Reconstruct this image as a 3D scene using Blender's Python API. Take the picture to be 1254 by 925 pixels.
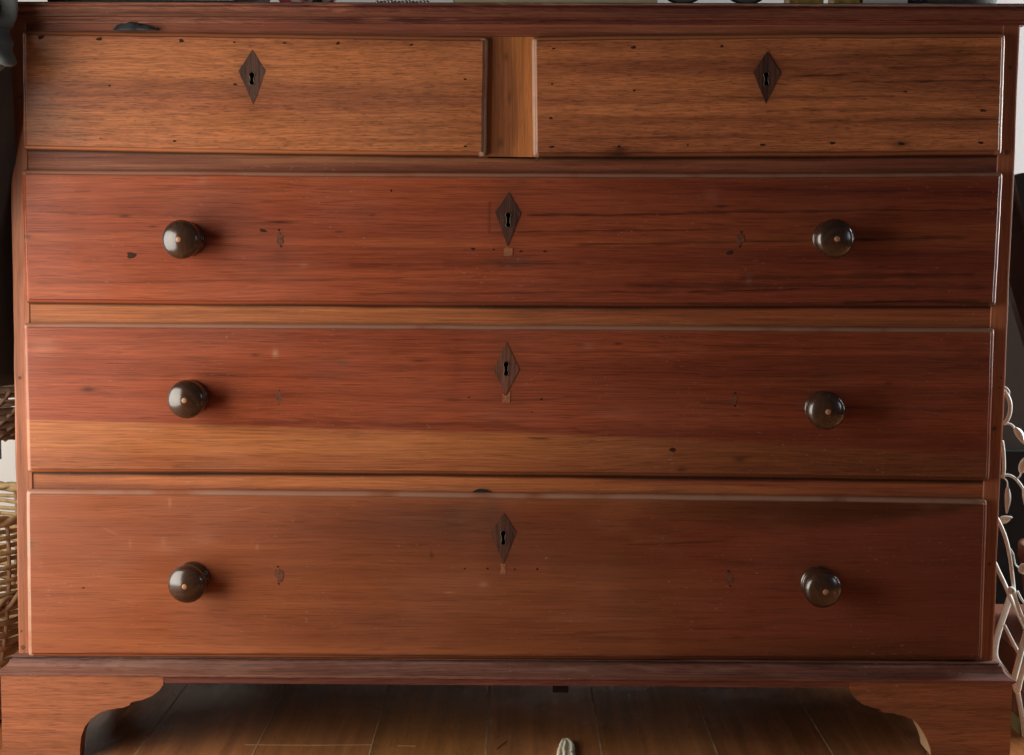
import bpy, bmesh, math, random
import numpy as np
from mathutils import Matrix, Vector

random.seed(7)
for o in list(bpy.data.objects):
    bpy.data.objects.remove(o)
scene = bpy.context.scene
COL = scene.collection

# ------------------------------------------------------------------ camera
F_PX, CX, CY = 1890.0, 627.0, 462.5          # surveyed lens, photo pixels
CAM = np.array([0.01010532, -1.62754992, 0.56210564])
PITCH, YAW, ROLL = -0.09084671, 0.00419929, -0.00625285


def cam_rot(p, y, r):
    cp, sp, c, s, cr, sr = math.cos(p), math.sin(p), math.cos(y), math.sin(y), math.cos(r), math.sin(r)
    rz = np.array([[c, -s, 0], [s, c, 0], [0, 0, 1]])
    rx = np.array([[1, 0, 0], [0, cp, -sp], [0, sp, cp]])
    ry = np.array([[cr, 0, sr], [0, 1, 0], [-sr, 0, cr]])
    return rz @ rx @ ry


RC = cam_rot(PITCH, YAW, ROLL)
cd = bpy.data.cameras.new('camera')
cam = bpy.data.objects.new('camera', cd)
COL.objects.link(cam)
M = Matrix.Identity(4)
for i in range(3):
    M[i][0], M[i][1], M[i][2], M[i][3] = RC[i, 0], RC[i, 2], -RC[i, 1], CAM[i]
cam.matrix_world = M
cd.sensor_fit = 'HORIZONTAL'
cd.sensor_width = 36.0
cd.lens = F_PX / 1254.0 * 36.0
cd.clip_start = 0.01
cd.clip_end = 50.0
scene.camera = cam

# ------------------------------------------------------------------ light
world = bpy.data.worlds.new('World')
scene.world = world
world.use_nodes = True
bg = world.node_tree.nodes['Background']
bg.inputs[0].default_value = (1.0, 0.97, 0.94, 1)
bg.inputs[1].default_value = 0.035


def area_light(name, loc, target, w, h, power, color):
    d = bpy.data.lights.new(name, 'AREA')
    d.shape = 'RECTANGLE'
    d.size, d.size_y, d.energy, d.color = w, h, power, color
    o = bpy.data.objects.new(name, d)
    COL.objects.link(o)
    o.location = loc
    o.rotation_euler = (Vector(target) - Vector(loc)).to_track_quat('-Z', 'Y').to_euler()
    return o


wl_ = area_light('window_light', (-1.00, -0.37, 0.45), (-0.25, 0.18, 0.36), 0.90, 0.85, 10.2, (1.0, 0.935, 0.83))
wl_.data.spread = math.radians(140)
area_light('side_window_light', (1.70, 0.41, 0.80), (0.5, 0.30, 0.55), 0.40, 0.85, 38.0, (0.95, 0.98, 1.0))
area_light('slit_window_light', (1.80, -0.85, 0.78), (0.3, 0.0, 0.45), 0.12, 0.50, 1.6, (0.85, 0.92, 1.0))

vs = scene.view_settings
vs.view_transform = 'Standard'
vs.look = 'None'
vs.exposure = 0.0
vs.gamma = 1.0
vs.use_curve_mapping = False


# ------------------------------------------------------------------ survey helpers
def at(px, py, Y=0.0):
    """photo pixel -> point on the vertical plane y = Y"""
    d = RC @ np.array([(px - CX) / F_PX, 1.0, -(py - CY) / F_PX])
    return CAM + (Y - CAM[1]) / d[1] * d


def on_floor(px, py, Z=0.0):
    d = RC @ np.array([(px - CX) / F_PX, 1.0, -(py - CY) / F_PX])
    return CAM + (Z - CAM[2]) / d[2] * d


def to_px(P):
    d = (P - CAM) @ RC
    return CX + F_PX * d[:, 0] / d[:, 1], CY - F_PX * d[:, 2] / d[:, 1]


# ------------------------------------------------------------------ value noise
def vnoise(u, v, seed=0):
    u = np.asarray(u, float) + 1000.37
    v = np.asarray(v, float) + 1000.71
    iu, iv = np.floor(u).astype(np.int64), np.floor(v).astype(np.int64)
    fu, fv = u - iu, v - iv
    fu, fv = fu * fu * (3 - 2 * fu), fv * fv * (3 - 2 * fv)

    def h(a, b):
        n = (a * 374761393 + b * 668265263 + seed * 974634777) & 0x7fffffff
        n = ((n ^ (n >> 13)) * 1274126177) & 0x7fffffff
        n = ((n ^ (n >> 16)) * 374761393) & 0x7fffffff
        return (n & 0xffff) / 65535.0
    a, b, c, d = h(iu, iv), h(iu + 1, iv), h(iu, iv + 1), h(iu + 1, iv + 1)
    return (a * (1 - fu) + b * fu) * (1 - fv) + (c * (1 - fu) + d * fu) * fv


def fbm(u, v, seed=0, octv=4, gain=0.5):
    s, a, t = 0, 1.0, 0
    for k in range(octv):
        s = s + a * vnoise(u * 2 ** k, v * 2 ** k, seed + 17 * k)
        t += a
        a *= gain
    return s / t


def sstep(x, a, b):
    t = np.clip((x - a) / (b - a), 0, 1)
    return t * t * (3 - 2 * t)


# ------------------------------------------------------------------ materials
def new_mat(name):
    m = bpy.data.materials.new(name)
    m.use_nodes = True
    nt = m.node_tree
    return m, nt, nt.nodes, nt.links, nt.nodes['Principled BSDF']


def math_node(nt, op, a, b=None, c=None, clamp=False):
    n = nt.nodes.new('ShaderNodeMath')
    n.operation = op
    n.use_clamp = clamp
    for i, v in enumerate((a, b, c)):
        if v is None:
            continue
        if isinstance(v, (int, float)):
            n.inputs[i].default_value = v
        else:
            nt.links.new(v, n.inputs[i])
    return n.outputs[0]


def map_range(nt, v, a, b, c, d):
    n = nt.nodes.new('ShaderNodeMapRange')
    n.clamp = True
    nt.links.new(v, n.inputs[0])
    for i, x in enumerate((a, b, c, d)):
        n.inputs[1 + i].default_value = x
    return n.outputs[0]


def noise_node(nt, vec, scale, detail=3.0, rough=0.55, offset=(0, 0, 0)):
    mp = nt.nodes.new('ShaderNodeMapping')
    mp.inputs['Scale'].default_value = scale
    mp.inputs['Location'].default_value = offset
    nt.links.new(vec, mp.inputs['Vector'])
    n = nt.nodes.new('ShaderNodeTexNoise')
    n.inputs['Scale'].default_value = 1.0
    n.inputs['Detail'].default_value = detail
    n.inputs['Roughness'].default_value = rough
    nt.links.new(mp.outputs[0], n.inputs['Vector'])
    return n.outputs['Fac'], n.outputs['Color']


def scale_color(nt, col, fac):
    n = nt.nodes.new('ShaderNodeVectorMath')
    n.operation = 'SCALE'
    nt.links.new(col, n.inputs[0])
    nt.links.new(fac, n.inputs['Scale'])
    return n.outputs[0]


def mix_color(nt, fac, a, b):
    n = nt.nodes.new('ShaderNodeMix')
    n.data_type = 'RGBA'
    for sock, v in ((n.inputs['Factor'], fac), (n.inputs[6], a), (n.inputs[7], b)):
        if isinstance(v, (int, float)):
            sock.default_value = v
        elif isinstance(v, tuple):
            sock.default_value = v + (1,) if len(v) == 3 else v
        else:
            nt.links.new(v, sock)
    return n.outputs[2]


def wood(name, axis='X', fiber=0.25, pore=0.3, streak=0.2, rough=0.40, bump=0.15, speck=0.0,
         speck_col=(0.55, 0.42, 0.34), fa=10.0, fc=620.0, spec=0.27, coat=0.0, pa=55.0):
    m, nt, N, L, bs = new_mat(name)
    tc = N.new('ShaderNodeTexCoord')
    vec = tc.outputs['Object']

    def sc(al, ac):
        return {'X': (al, ac, ac), 'Y': (ac, al, ac), 'Z': (ac, ac, al)}[axis]
    # slow waviness of the grain
    wf, _ = noise_node(nt, vec, sc(3.0, 14.0), 1.0)
    vm = N.new('ShaderNodeVectorMath')
    vm.operation = 'MULTIPLY_ADD'
    L.new(wf, vm.inputs[0])
    vm.inputs[1].default_value = sc(0.0, 0.014)
    L.new(vec, vm.inputs[2])
    wv = vm.outputs[0]
    f1, _ = noise_node(nt, wv, sc(fa, fc), 3.0, 0.6)
    f2, _ = noise_node(nt, wv, sc(pa, 950), 1.0, 0.5, (3.1, 1.7, 9.2))
    f3, _ = noise_node(nt, wv, sc(2.2, 75), 3.0, 0.6, (7.7, 4.1, 2.2))
    f4, _ = noise_node(nt, vec, (7, 7, 11), 2.0, 0.6, (1.3, 2.9, 5.5))
    g1 = map_range(nt, f1, 0.38, 0.62, 1.0 - fiber, 1.0 + fiber * 0.8)
    g2 = map_range(nt, f2, 0.58, 0.66, 1.0, 1.0 - pore)
    g3 = map_range(nt, f3, 0.30, 0.70, 1.0 - streak, 1.0 + streak)
    fac = math_node(nt, 'MULTIPLY', math_node(nt, 'MULTIPLY', g1, g2), g3)
    at_ = N.new('ShaderNodeAttribute')
    at_.attribute_name = 'tone'
    fac = math_node(nt, 'MULTIPLY_ADD', math_node(nt, 'SUBTRACT', fac, 1.0), at_.outputs['Alpha'], 1.0)
    col = scale_color(nt, at_.outputs['Color'], fac)
    if speck > 0:
        s1, _ = noise_node(nt, vec, sc(160, 420), 2.0, 0.5, (11, 3, 8))
        s2, _ = noise_node(nt, vec, (14, 14, 14), 2.0, 0.5, (5, 3, 1))
        sm = math_node(nt, 'MULTIPLY', map_range(nt, s1, 0.66, 0.74, 0, 1), map_range(nt, s2, 0.45, 0.65, 0, 1))
        col = mix_color(nt, math_node(nt, 'MULTIPLY', sm, speck), col, speck_col)
    L.new(col, bs.inputs['Base Color'])
    r = math_node(nt, 'ADD', map_range(nt, f4, 0.3, 0.7, rough - 0.17, rough + 0.16),
                  map_range(nt, f1, 0.3, 0.7, 0.06, -0.04))
    r = math_node(nt, 'SUBTRACT', r, math_node(nt, 'MULTIPLY', math_node(nt, 'SUBTRACT', 1.0, at_.outputs['Alpha']), 0.16))
    L.new(r, bs.inputs['Roughness'])
    bs.inputs['Specular IOR Level'].default_value = spec
    if coat:
        bs.inputs['Coat Weight'].default_value = coat
        bs.inputs['Coat Roughness'].default_value = 0.18
    hgt = f1
    bp = N.new('ShaderNodeBump')
    bp.inputs['Strength'].default_value = bump
    bp.inputs['Distance'].default_value = 0.0006
    L.new(hgt, bp.inputs['Height'])
    L.new(bp.outputs[0], bs.inputs['Normal'])
    return m


def plain(name, color, rough=0.5, metal=0.0, spec=0.5, var=0.12, scale=60.0, bump=0.0, coat=0.0):
    m, nt, N, L, bs = new_mat(name)
    tc = N.new('ShaderNodeTexCoord')
    f, _ = noise_node(nt, tc.outputs['Object'], (scale,) * 3, 4.0, 0.6)
    g = map_range(nt, f, 0.3, 0.7, 1 - var, 1 + var)
    c = N.new('ShaderNodeRGB')
    c.outputs[0].default_value = tuple(color) + (1,)
    L.new(scale_color(nt, c.outputs[0], g), bs.inputs['Base Color'])
    L.new(map_range(nt, f, 0.3, 0.7, rough * 0.85, min(1.0, rough * 1.2)), bs.inputs['Roughness'])
    bs.inputs['Metallic'].default_value = metal
    bs.inputs['Specular IOR Level'].default_value = spec
    if coat:
        bs.inputs['Coat Weight'].default_value = coat
        bs.inputs['Coat Roughness'].default_value = 0.1
    if bump:
        bp = N.new('ShaderNodeBump')
        bp.inputs['Strength'].default_value = bump
        bp.inputs['Distance'].default_value = 0.001
        L.new(f, bp.inputs['Height'])
        L.new(bp.outputs[0], bs.inputs['Normal'])
    return m


MAT = {}
MAT['drawer_coarse'] = wood('drawer_coarse', 'X', fiber=0.26, pore=0.34, streak=0.09, rough=0.44, bump=0.25, fa=40, fc=850, pa=110)
MAT['drawer_fine'] = wood('drawer_fine', 'X', fiber=0.20, pore=0.26, streak=0.07, rough=0.37, bump=0.14, fa=14, fc=820, pa=30, speck=0.22)
MAT['drawer_smooth'] = wood('drawer_smooth', 'X', fiber=0.11, pore=0.22, streak=0.06, rough=0.36, bump=0.08, speck=0.22, fa=12, fc=800, pa=25)
MAT['rail'] = wood('rail', 'X', fiber=0.20, pore=0.15, streak=0.25, rough=0.45, bump=0.2, speck=0.2)
MAT['post'] = wood('post', 'Z', fiber=0.18, pore=0.15, streak=0.22, rough=0.45, bump=0.2)
MAT['moulding'] = wood('moulding', 'X', fiber=0.25, pore=0.30, streak=0.3, rough=0.45, bump=0.5, speck=0.5,
                       speck_col=(0.42, 0.16, 0.09))
MAT['base_moulding'] = wood('base_moulding', 'X', fiber=0.22, pore=0.30, streak=0.25, rough=0.5, bump=0.5, speck=0.45,
                            speck_col=(0.42, 0.27, 0.21))
MAT['foot'] = wood('foot', 'X', fiber=0.20, pore=0.28, streak=0.22, rough=0.42, bump=0.25, speck=0.3, fa=26, fc=820)
MAT['floor'] = wood('floor', 'Y', fiber=0.09, pore=0.2, streak=0.30, rough=0.27, bump=0.12, speck=0.7,
                    speck_col=(0.45, 0.36, 0.27), fa=6, fc=220)
MAT['escutcheon'] = wood('escutcheon', 'Z', fiber=0.3, pore=0.35, streak=0.35, speck=0.25, rough=0.45, bump=0.2)
MAT['knob'] = wood('knob', 'Z', fiber=0.25, pore=0.1, streak=0.3, rough=0.20, bump=0.08, fc=300, spec=0.5, coat=0.8)
MAT['plug'] = plain('plug', (0.045, 0.018, 0.010), 0.7, spec=0.15)
MAT['post_peg'] = plain('post_peg', (0.15, 0.055, 0.030), 0.6, spec=0.2, var=0.3, scale=600)
MAT['filler'] = plain('filler', (0.150, 0.056, 0.032), 0.7, spec=0.2, var=0.4, scale=500)
MAT['patch'] = plain('patch', (0.29, 0.105, 0.048), 0.6, var=0.3, scale=350)
MAT['worn'] = plain('worn', (0.52, 0.33, 0.18), 0.6, var=0.25, scale=300)
MAT['peg'] = plain('peg', (0.42, 0.20, 0.10), 0.4)
MAT['dark'] = plain('dark', (0.006, 0.005, 0.005), 0.8)
MAT['liner'] = plain('liner', (0.13, 0.10, 0.075), 0.45, metal=0.8, var=0.3, scale=900)
MAT['wall'] = plain('wall', (0.88, 0.88, 0.87), 0.8, var=0.03, scale=8)
MAT['white_metal'] = plain('white_metal', (0.80, 0.84, 0.77), 0.4, var=0.06, scale=120)
MAT['dark_cloth'] = plain('dark_cloth', (0.055, 0.066, 0.072), 0.9, var=0.2, scale=300, bump=0.3)
MAT['grey_cloth'] = plain('grey_cloth', (0.11, 0.128, 0.132), 0.9, var=0.12, scale=500, bump=0.3)
MAT['straw'] = plain('straw', (0.42, 0.28, 0.13), 0.6, var=0.3, scale=90)
MAT['straw_dark'] = plain('straw_dark', (0.30, 0.17, 0.09), 0.6, var=0.35, scale=90)
MAT['straw_brown'] = plain('straw_brown', (0.36, 0.22, 0.11), 0.6, var=0.35, scale=60)
MAT['wicker'] = plain('wicker', (0.16, 0.10, 0.06), 0.6, var=0.35, scale=80)
MAT['black_board'] = plain('black_board', (0.010, 0.011, 0.012), 0.5, var=0.15)
MAT['brown_board'] = plain('brown_board', (0.035, 0.016, 0.012), 0.5, var=0.25)
MAT['raw_edge'] = plain('raw_edge', (0.26, 0.15, 0.07), 0.6, var=0.2)
MAT['grey_panel'] = plain('grey_panel', (0.10, 0.085, 0.07), 0.7, var=0.08)
MAT['terracotta'] = plain('terracotta', (0.20, 0.075, 0.040), 0.6, var=0.25)
MAT['seam'] = plain('seam', (0.44, 0.28, 0.15), 0.7, var=0.4, scale=40)
MAT['olive'] = plain('olive', (0.22, 0.19, 0.08), 0.7, var=0.2)
MAT['cream'] = plain('cream', (0.72, 0.64, 0.42), 0.7, var=0.06)
MAT['silver'] = plain('silver', (0.6, 0.6, 0.58), 0.25, metal=0.9)
MAT['gold'] = plain('gold', (0.65, 0.43, 0.12), 0.35, metal=0.4, var=0.3, scale=200)
MAT['yarn'] = plain('yarn', (0.90, 0.83, 0.66), 0.9, var=0.15, scale=700, bump=0.5)
MAT['brown_strap'] = plain('brown_strap', (0.07, 0.045, 0.045), 0.7)
MAT['lens'] = plain('lens', (0.12, 0.14, 0.13), 0.1)


def floral_mat():
    m, nt, N, L, bs = new_mat('floral')
    tc = N.new('ShaderNodeTexCoord')
    v = N.new('ShaderNodeTexVoronoi')
    v.inputs['Scale'].default_value = 95
    L.new(tc.outputs['Object'], v.inputs['Vector'])
    rp = N.new('ShaderNodeValToRGB')
    rp.color_ramp.interpolation = 'CONSTANT'
    e = rp.color_ramp.elements
    e[0].color = (0.65, 0.10, 0.18, 1)
    e[1].position, e[1].color = 0.35, (0.70, 0.62, 0.56, 1)
    x = e.new(0.6)
    x.color = (0.07, 0.05, 0.04, 1)
    x = e.new(0.8)
    x.color = (0.62, 0.22, 0.25, 1)
    sp = N.new('ShaderNodeSeparateColor')
    L.new(v.outputs['Color'], sp.inputs[0])
    L.new(sp.outputs[0], rp.inputs[0])
    L.new(rp.outputs[0], bs.inputs['Base Color'])
    bs.inputs['Roughness'].default_value = 0.6
    return m


MAT['floral'] = floral_mat()


# ------------------------------------------------------------------ mesh helpers
def mesh_data(name, V, Fc, mat, smooth=False, tone=None):
    me = bpy.data.meshes.new(name)
    me.from_pydata([tuple(map(float, v)) for v in V], [], [tuple(int(i) for i in f) for f in Fc])
    finish(me, mat, smooth, tone)
    return me


def finish(me, mat, smooth=False, tone=None):
    me.materials.append(MAT[mat])
    a = me.attributes.new('tone', 'FLOAT_COLOR', 'POINT')
    n = len(me.vertices)
    arr = np.ones((n, 4))
    if tone is not None:
        tone = np.asarray(tone)
        arr[:, :tone.shape[-1]] = tone
    a.data.foreach_set('color', arr.ravel())
    if smooth:
        me.polygons.foreach_set('use_smooth', [True] * len(me.polygons))
    me.update()


def link(name, me, parent=None, loc=None):
    o = bpy.data.objects.new(name, me)
    COL.objects.link(o)
    if parent is not None:
        o.parent = parent
    if loc is not None:
        o.location = loc
    return o


def obj(name, V, Fc, mat, parent=None, smooth=False, tone=None, fix=True):
    me = mesh_data(name, V, Fc, mat, smooth, tone)
    if fix:
        bm = bmesh.new()
        bm.from_mesh(me)
        bmesh.ops.recalc_face_normals(bm, faces=bm.faces)
        bm.to_mesh(me)
        bm.free()
    return link(name, me, parent)


def tag(o, label, cat, group=None, kind=None):
    if label:
        o['label'] = label
    if cat:
        o['category'] = cat
    if group:
        o['group'] = group
    if kind:
        o['kind'] = kind
    return o


def empty(name, loc=(0, 0, 0)):
    o = bpy.data.objects.new(name, None)
    o.empty_display_size = 0.05
    COL.objects.link(o)
    o.location = loc
    return o


def bm_obj(name, bm, mat, parent=None, smooth=False, tone=None, bevel=0.0, segs=2):
    if bevel:
        es = [e for e in bm.edges if len(e.link_faces) == 2 and e.calc_face_angle(0) > 0.5]
        bmesh.ops.bevel(bm, geom=es, offset=bevel, segments=segs, affect='EDGES', profile=0.5, clamp_overlap=True)
    bmesh.ops.recalc_face_normals(bm, faces=bm.faces)
    me = bpy.data.meshes.new(name)
    bm.to_mesh(me)
    bm.free()
    finish(me, mat, smooth, tone)
    return link(name, me, parent)


def prism_bm(poly, axis_fn, d0, d1):
    """poly: list of 2d points; axis_fn(p, d) -> 3d"""
    bm = bmesh.new()
    a = [bm.verts.new(axis_fn(p, d0)) for p in poly]
    b = [bm.verts.new(axis_fn(p, d1)) for p in poly]
    n = len(poly)
    bm.faces.new(a)
    bm.faces.new(list(reversed(b)))
    for i in range(n):
        bm.faces.new((a[i], b[i], b[(i + 1) % n], a[(i + 1) % n]))
    return bm


def box_bm(x0, x1, y0, y1, z0, z1):
    return prism_bm([(x0, z0), (x1, z0), (x1, z1), (x0, z1)], lambda p, d: (p[0], d, p[1]), y0, y1)


def tube_geo(pts, rad, sides=8, closed=False, flat=1.0):
    pts = [Vector(p) for p in pts]
    n = len(pts)
    if not hasattr(rad, '__len__'):
        rad = [rad] * n
    V, Fc = [], []
    up = Vector((0, 1, 0))
    for i, p in enumerate(pts):
        a = pts[(i - 1) % n] if (closed or i > 0) else p
        b = pts[(i + 1) % n] if (closed or i < n - 1) else p
        t = (b - a).normalized()
        s = t.cross(up)
        if s.length < 1e-4:
            s = t.cross(Vector((1, 0, 0)))
        s.normalize()
        u = s.cross(t)
        for k in range(sides):
            w = 2 * math.pi * k / sides
            V.append(p + s * math.cos(w) * rad[i] + u * math.sin(w) * rad[i] * flat)
    m = n if closed else n - 1
    for i in range(m):
        for k in range(sides):
            a0, a1 = i * sides + k, i * sides + (k + 1) % sides
            b0, b1 = ((i + 1) % n) * sides + k, ((i + 1) % n) * sides + (k + 1) % sides
            Fc.append((a0, a1, b1, b0))
    if not closed:
        Fc.append(tuple(range(sides)))
        Fc.append(tuple(reversed(range((n - 1) * sides, n * sides))))
    return V, Fc


def catmull(pts, sub=6):
    P = [np.array(p, float) for p in pts]
    out = []
    for i in range(len(P) - 1):
        p0, p1, p2, p3 = P[max(i - 1, 0)], P[i], P[i + 1], P[min(i + 2, len(P) - 1)]
        for k in range(sub):
            t = k / sub
            out.append(0.5 * ((2 * p1) + (-p0 + p2) * t + (2 * p0 - 5 * p1 + 4 * p2 - p3) * t * t + (-p0 + 3 * p1 - 3 * p2 + p3) * t ** 3))
    out.append(P[-1])
    return out


def merge(geos):
    V, Fc = [], []
    for v, f in geos:
        o = len(V)
        V += list(v)
        Fc += [tuple(i + o for i in q) for q in f]
    return V, Fc


# ------------------------------------------------------------------ setting: floor and wall
floor = bm_obj('floor', box_bm(-1.35, 1.65, -2.6, 0.62, -0.05, -0.0201), 'raw_edge')
tag(floor, None, None, kind='structure')
seam_x = on_floor(594.5, 925)[0]
PLANK = (on_floor(1022, 925)[0] - on_floor(453, 925)[0]) / 4.0
for k in range(-11, 13):
    x0 = seam_x + k * PLANK
    rnd = random.Random(k * 13 + 5)
    bm = box_bm(x0 + 0.0009, x0 + PLANK - 0.0009, -2.6, 0.62, -0.020, 0.0)
    s = rnd.uniform(0.8, 1.15)
    c = np.array([0.42, 0.165, 0.062]) * s * np.array([1, rnd.uniform(0.93, 1.05), rnd.uniform(0.85, 1.05)])
    bm_obj('seam_filler', box_bm(x0 - 0.0008, x0 + 0.0008, -2.6, 0.62, -0.015, 0.00015), 'seam', floor)
    bm_obj('plank', bm, 'floor', floor, tone=c, bevel=0.0005, segs=1)
# pale scratches on the varnish
for i, pl in enumerate([[(300, 912.5), (380, 913), (455, 912.5)], [(455, 921), (470, 919), (485, 917.5)],
                        [(487, 913.5), (509, 914)], [(608, 918), (615, 912), (620, 908)]]):
    geo = []
    pts = [Vector(on_floor(x, y, 0.0002)) for x, y in pl]
    V, Fc = tube_geo(pts, 0.0006, 5, flat=0.5)
    obj('scratch', V, Fc, 'raw_edge', floor)

wall = bm_obj('wall', box_bm(-1.6, 1.9, 0.62, 0.72, -0.05, 1.6), 'wall')
tag(wall, None, None, kind='structure')

# ------------------------------------------------------------------ chest of drawers
chest = tag(empty('chest_of_drawers'), 'old red-brown wooden chest of drawers with two short drawers above three long ones',
            'chest of drawers')
DEPTH = 0.50


def xl(z):   # outer left / right edge of the carcass, a little racked with age
    a, b = at(11.0, 100), at(22.3, 795)
    return a[0] + (z - a[2]) * (b[0] - a[0]) / (b[2] - a[2])


def xr(z):
    a, b = at(1247.2, 100), at(1216.8, 795)
    return a[0] + (z - a[2]) * (b[0] - a[0]) / (b[2] - a[2])


Z_TOPRAIL = at(620, 27)[2]
Z_BASE = at(620, 806)[2]
POST = 0.0185

# sides, front edge showing as a post
for s, fx in ((-1, xl), (1, xr)):
    zs = np.linspace(Z_BASE - 0.02, Z_TOPRAIL + 0.012, 60)
    V, T = [], []
    ys = [DEPTH, 0.0022, 0.0008, 0.0, 0.0, 0.0008]
    for i, z in enumerate(zs):
        e = 0.0005 * (vnoise(z * 30, 3.3, 5 + s) - 0.5) * 2
        xo = fx(z) + e
        xi = fx(z) - s * POST + 0.0006 * (vnoise(z * 22, 1.3, 15 + s) - 0.5)
        prof = [(xo, DEPTH), (xo, 0.0022), (xo - s * 0.0007, 0.0006), (xo - s * 0.0022, 0.0), (xi + s * 0.001, 0.0), (xi, 0.001), (xi, DEPTH)]
        for (x, y) in prof:
            V.append((x, y, z))
            n = fbm(np.array(z * 9.0), np.array(x * 40.0), 31 + s)
            c = np.array([0.34, 0.118, 0.055]) * (0.75 + 0.5 * n)
            if y > 0.002:
                c = np.array([0.15, 0.052, 0.028])
            T.append(c)
    k = 7
    Fc = [(i * k + j, i * k + j + 1, (i + 1) * k + j + 1, (i + 1) * k + j) for i in range(len(zs) - 1) for j in range(k - 1)]
    obj('side_panel', V, Fc, 'post', chest, tone=np.array(T))

bm_obj('back_panel', box_bm(-0.52, 0.52, DEPTH - 0.012, DEPTH - 0.002, Z_BASE - 0.01, Z_TOPRAIL), 'post', chest,
       tone=np.array([0.16, 0.08, 0.04]))
bm_obj('bottom_board', box_bm(-0.512, 0.512, 0.012, DEPTH - 0.013, Z_BASE - 0.022, Z_BASE - 0.008), 'rail', chest,
       tone=np.array([0.12, 0.06, 0.03]))


def board_grid(name, mat, x0, x1, z0f, z1f, Y, tonefn, dx=0.004, dz=0.0012, thick=0.02, seed=1, parent=chest):
    """front-facing board with its own colour survey; z0f/z1f give lower and upper edge along x"""
    nx = max(8, int((x1 - x0) / dx))
    zmid = abs(z1f((x0 + x1) / 2) - z0f((x0 + x1) / 2))
    nz = max(6, int(zmid / dz))
    xs = np.linspace(x0, x1, nx)
    t = np.linspace(0, 1, nz)
    X, T = np.meshgrid(xs, t, indexing='ij')
    Z = np.array([z0f(x) for x in xs])[:, None] * (1 - T) + np.array([z1f(x) for x in xs])[:, None] * T
    Yv = Y + 0.0004 * (fbm(X * 9, Z * 30, seed, 2) - 0.5)
    P = np.stack([X, Yv, Z], -1).reshape(-1, 3)
    px, py = to_px(P)
    tone = tonefn(px, py, P[:, 0], P[:, 2])
    idx = np.arange(nx * nz).reshape(nx, nz)
    Fc = np.stack([idx[:-1, :-1], idx[1:, :-1], idx[1:, 1:], idx[:-1, 1:]], -1).reshape(-1, 4).tolist()
    # close the board: back copies of the rim
    V = P.tolist()
    rim = list(idx[:, 0]) + list(idx[-1, 1:]) + list(idx[::-1, -1][1:]) + list(idx[0, ::-1][1:-1])
    base = len(V)
    for i in rim:
        V.append([V[i][0], Y + thick, V[i][2]])
    m = len(rim)
    for i in range(m):
        Fc.append((rim[i], base + i, base + (i + 1) % m, rim[(i + 1) % m]))
    Fc.append(tuple(range(base, base + m)))
    tone = np.vstack([tone, tone[rim]])
    return obj(name, V, Fc, mat, parent, tone=tone)


def lerp3(a, b, m):
    a, b = np.array(a, float), np.array(b, float)
    return a[None, :] * (1 - m[:, None]) + b[None, :] * m[:, None]


def mixto(t, c, m):
    return t * (1 - m[:, None]) + np.array(c)[None, :] * m[:, None]


def grain(x, z, seed, wx=1.0, wz=70.0, warp=0.008):
    zz = z + warp * 2 * (fbm(x * 1.7, z * 9, seed + 50, 3) - 0.5)
    return fbm(x * wx, zz * wz, seed, 5, 0.6)


def zpx(pts, Y=0.0):
    """polyline of photo points -> z as a function of x"""
    Q = [at(x, y, Y) for x, y in pts]
    xs, zs = [q[0] for q in Q], [q[2] for q in Q]
    return lambda x: float(np.interp(x, xs, zs))


XI_L, XI_R = -0.507, 0.507


def rail_tone(a, b, seed, lip_shade=None):
    def f(px, py, x, z):
        g = grain(x, z, seed, 1.5, 60)
        t = lerp3(a, b, sstep(g, 0.32, 0.68))
        g2 = grain(x, z, seed + 3, 4, 320, 0.004)
        t = t * (0.82 + 0.36 * g2)[:, None]
        if lip_shade is not None:
            gy = np.interp(px, [p[0] for p in lip_shade], [p[1] for p in lip_shade])
            t = mixto(t, (0.020, 0.008, 0.006), 0.95 * np.exp(-(np.clip(py - gy, 0, None) / (1.6 + 2.2 * vnoise(px / 60, px * 0, seed) + 0.8 * sstep(px, 400, 900))) ** 2))  # shade line under the drawer lip, put into the rail's colour
        return t
    return f


def rail_x(pts, fx, s):
    return fx(at(*pts)[2]) - s * POST


# top rail
board_grid('rail', 'rail', xl(0.78) + POST, xr(0.78) - POST, zpx([(10, 43), (620, 44.6), (1240, 48)]), zpx([(10, 22), (1240, 24)]), 0.0008,
           rail_tone((0.36, 0.120, 0.062), (0.24, 0.070, 0.040), 3))
board_grid('rail', 'rail', xl(0.64) + POST, xr(0.64) - POST, zpx([(10, 217), (620, 221), (1240, 221)]), zpx([(10, 176), (590, 188), (597, 193.6), (655, 194.2), (662, 188), (1240, 183)]),
           0.0010, rail_tone((0.30, 0.115, 0.055), (0.20, 0.055, 0.032), 13, [(27, 184), (595, 192), (653, 194), (1226, 191)]))
board_grid('rail', 'rail', xl(0.48) + POST, xr(0.48) - POST, zpx([(10, 405), (1240, 411)]), zpx([(10, 364), (1240, 369)]),
           0.0008, rail_tone((0.42, 0.140, 0.048), (0.30, 0.085, 0.036), 23, [(31, 371), (620, 376), (1220, 376)]))
board_grid('rail', 'rail', xl(0.3) + POST, xr(0.3) - POST, zpx([(10, 609), (1240, 620)]), zpx([(10, 570), (1240, 580)]),
           0.0014, rail_tone((0.42, 0.140, 0.050), (0.29, 0.082, 0.036), 33, [(33, 579), (620, 582.5), (1212, 589.5)]))
board_grid('rail', 'rail', xl(0.11) + POST, xr(0.11) - POST, zpx([(10, 818), (1240, 824)]), zpx([(10, 796), (1240, 801)]),
           0.0008, rail_tone((0.34, 0.120, 0.055), (0.26, 0.080, 0.040), 43))


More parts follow.
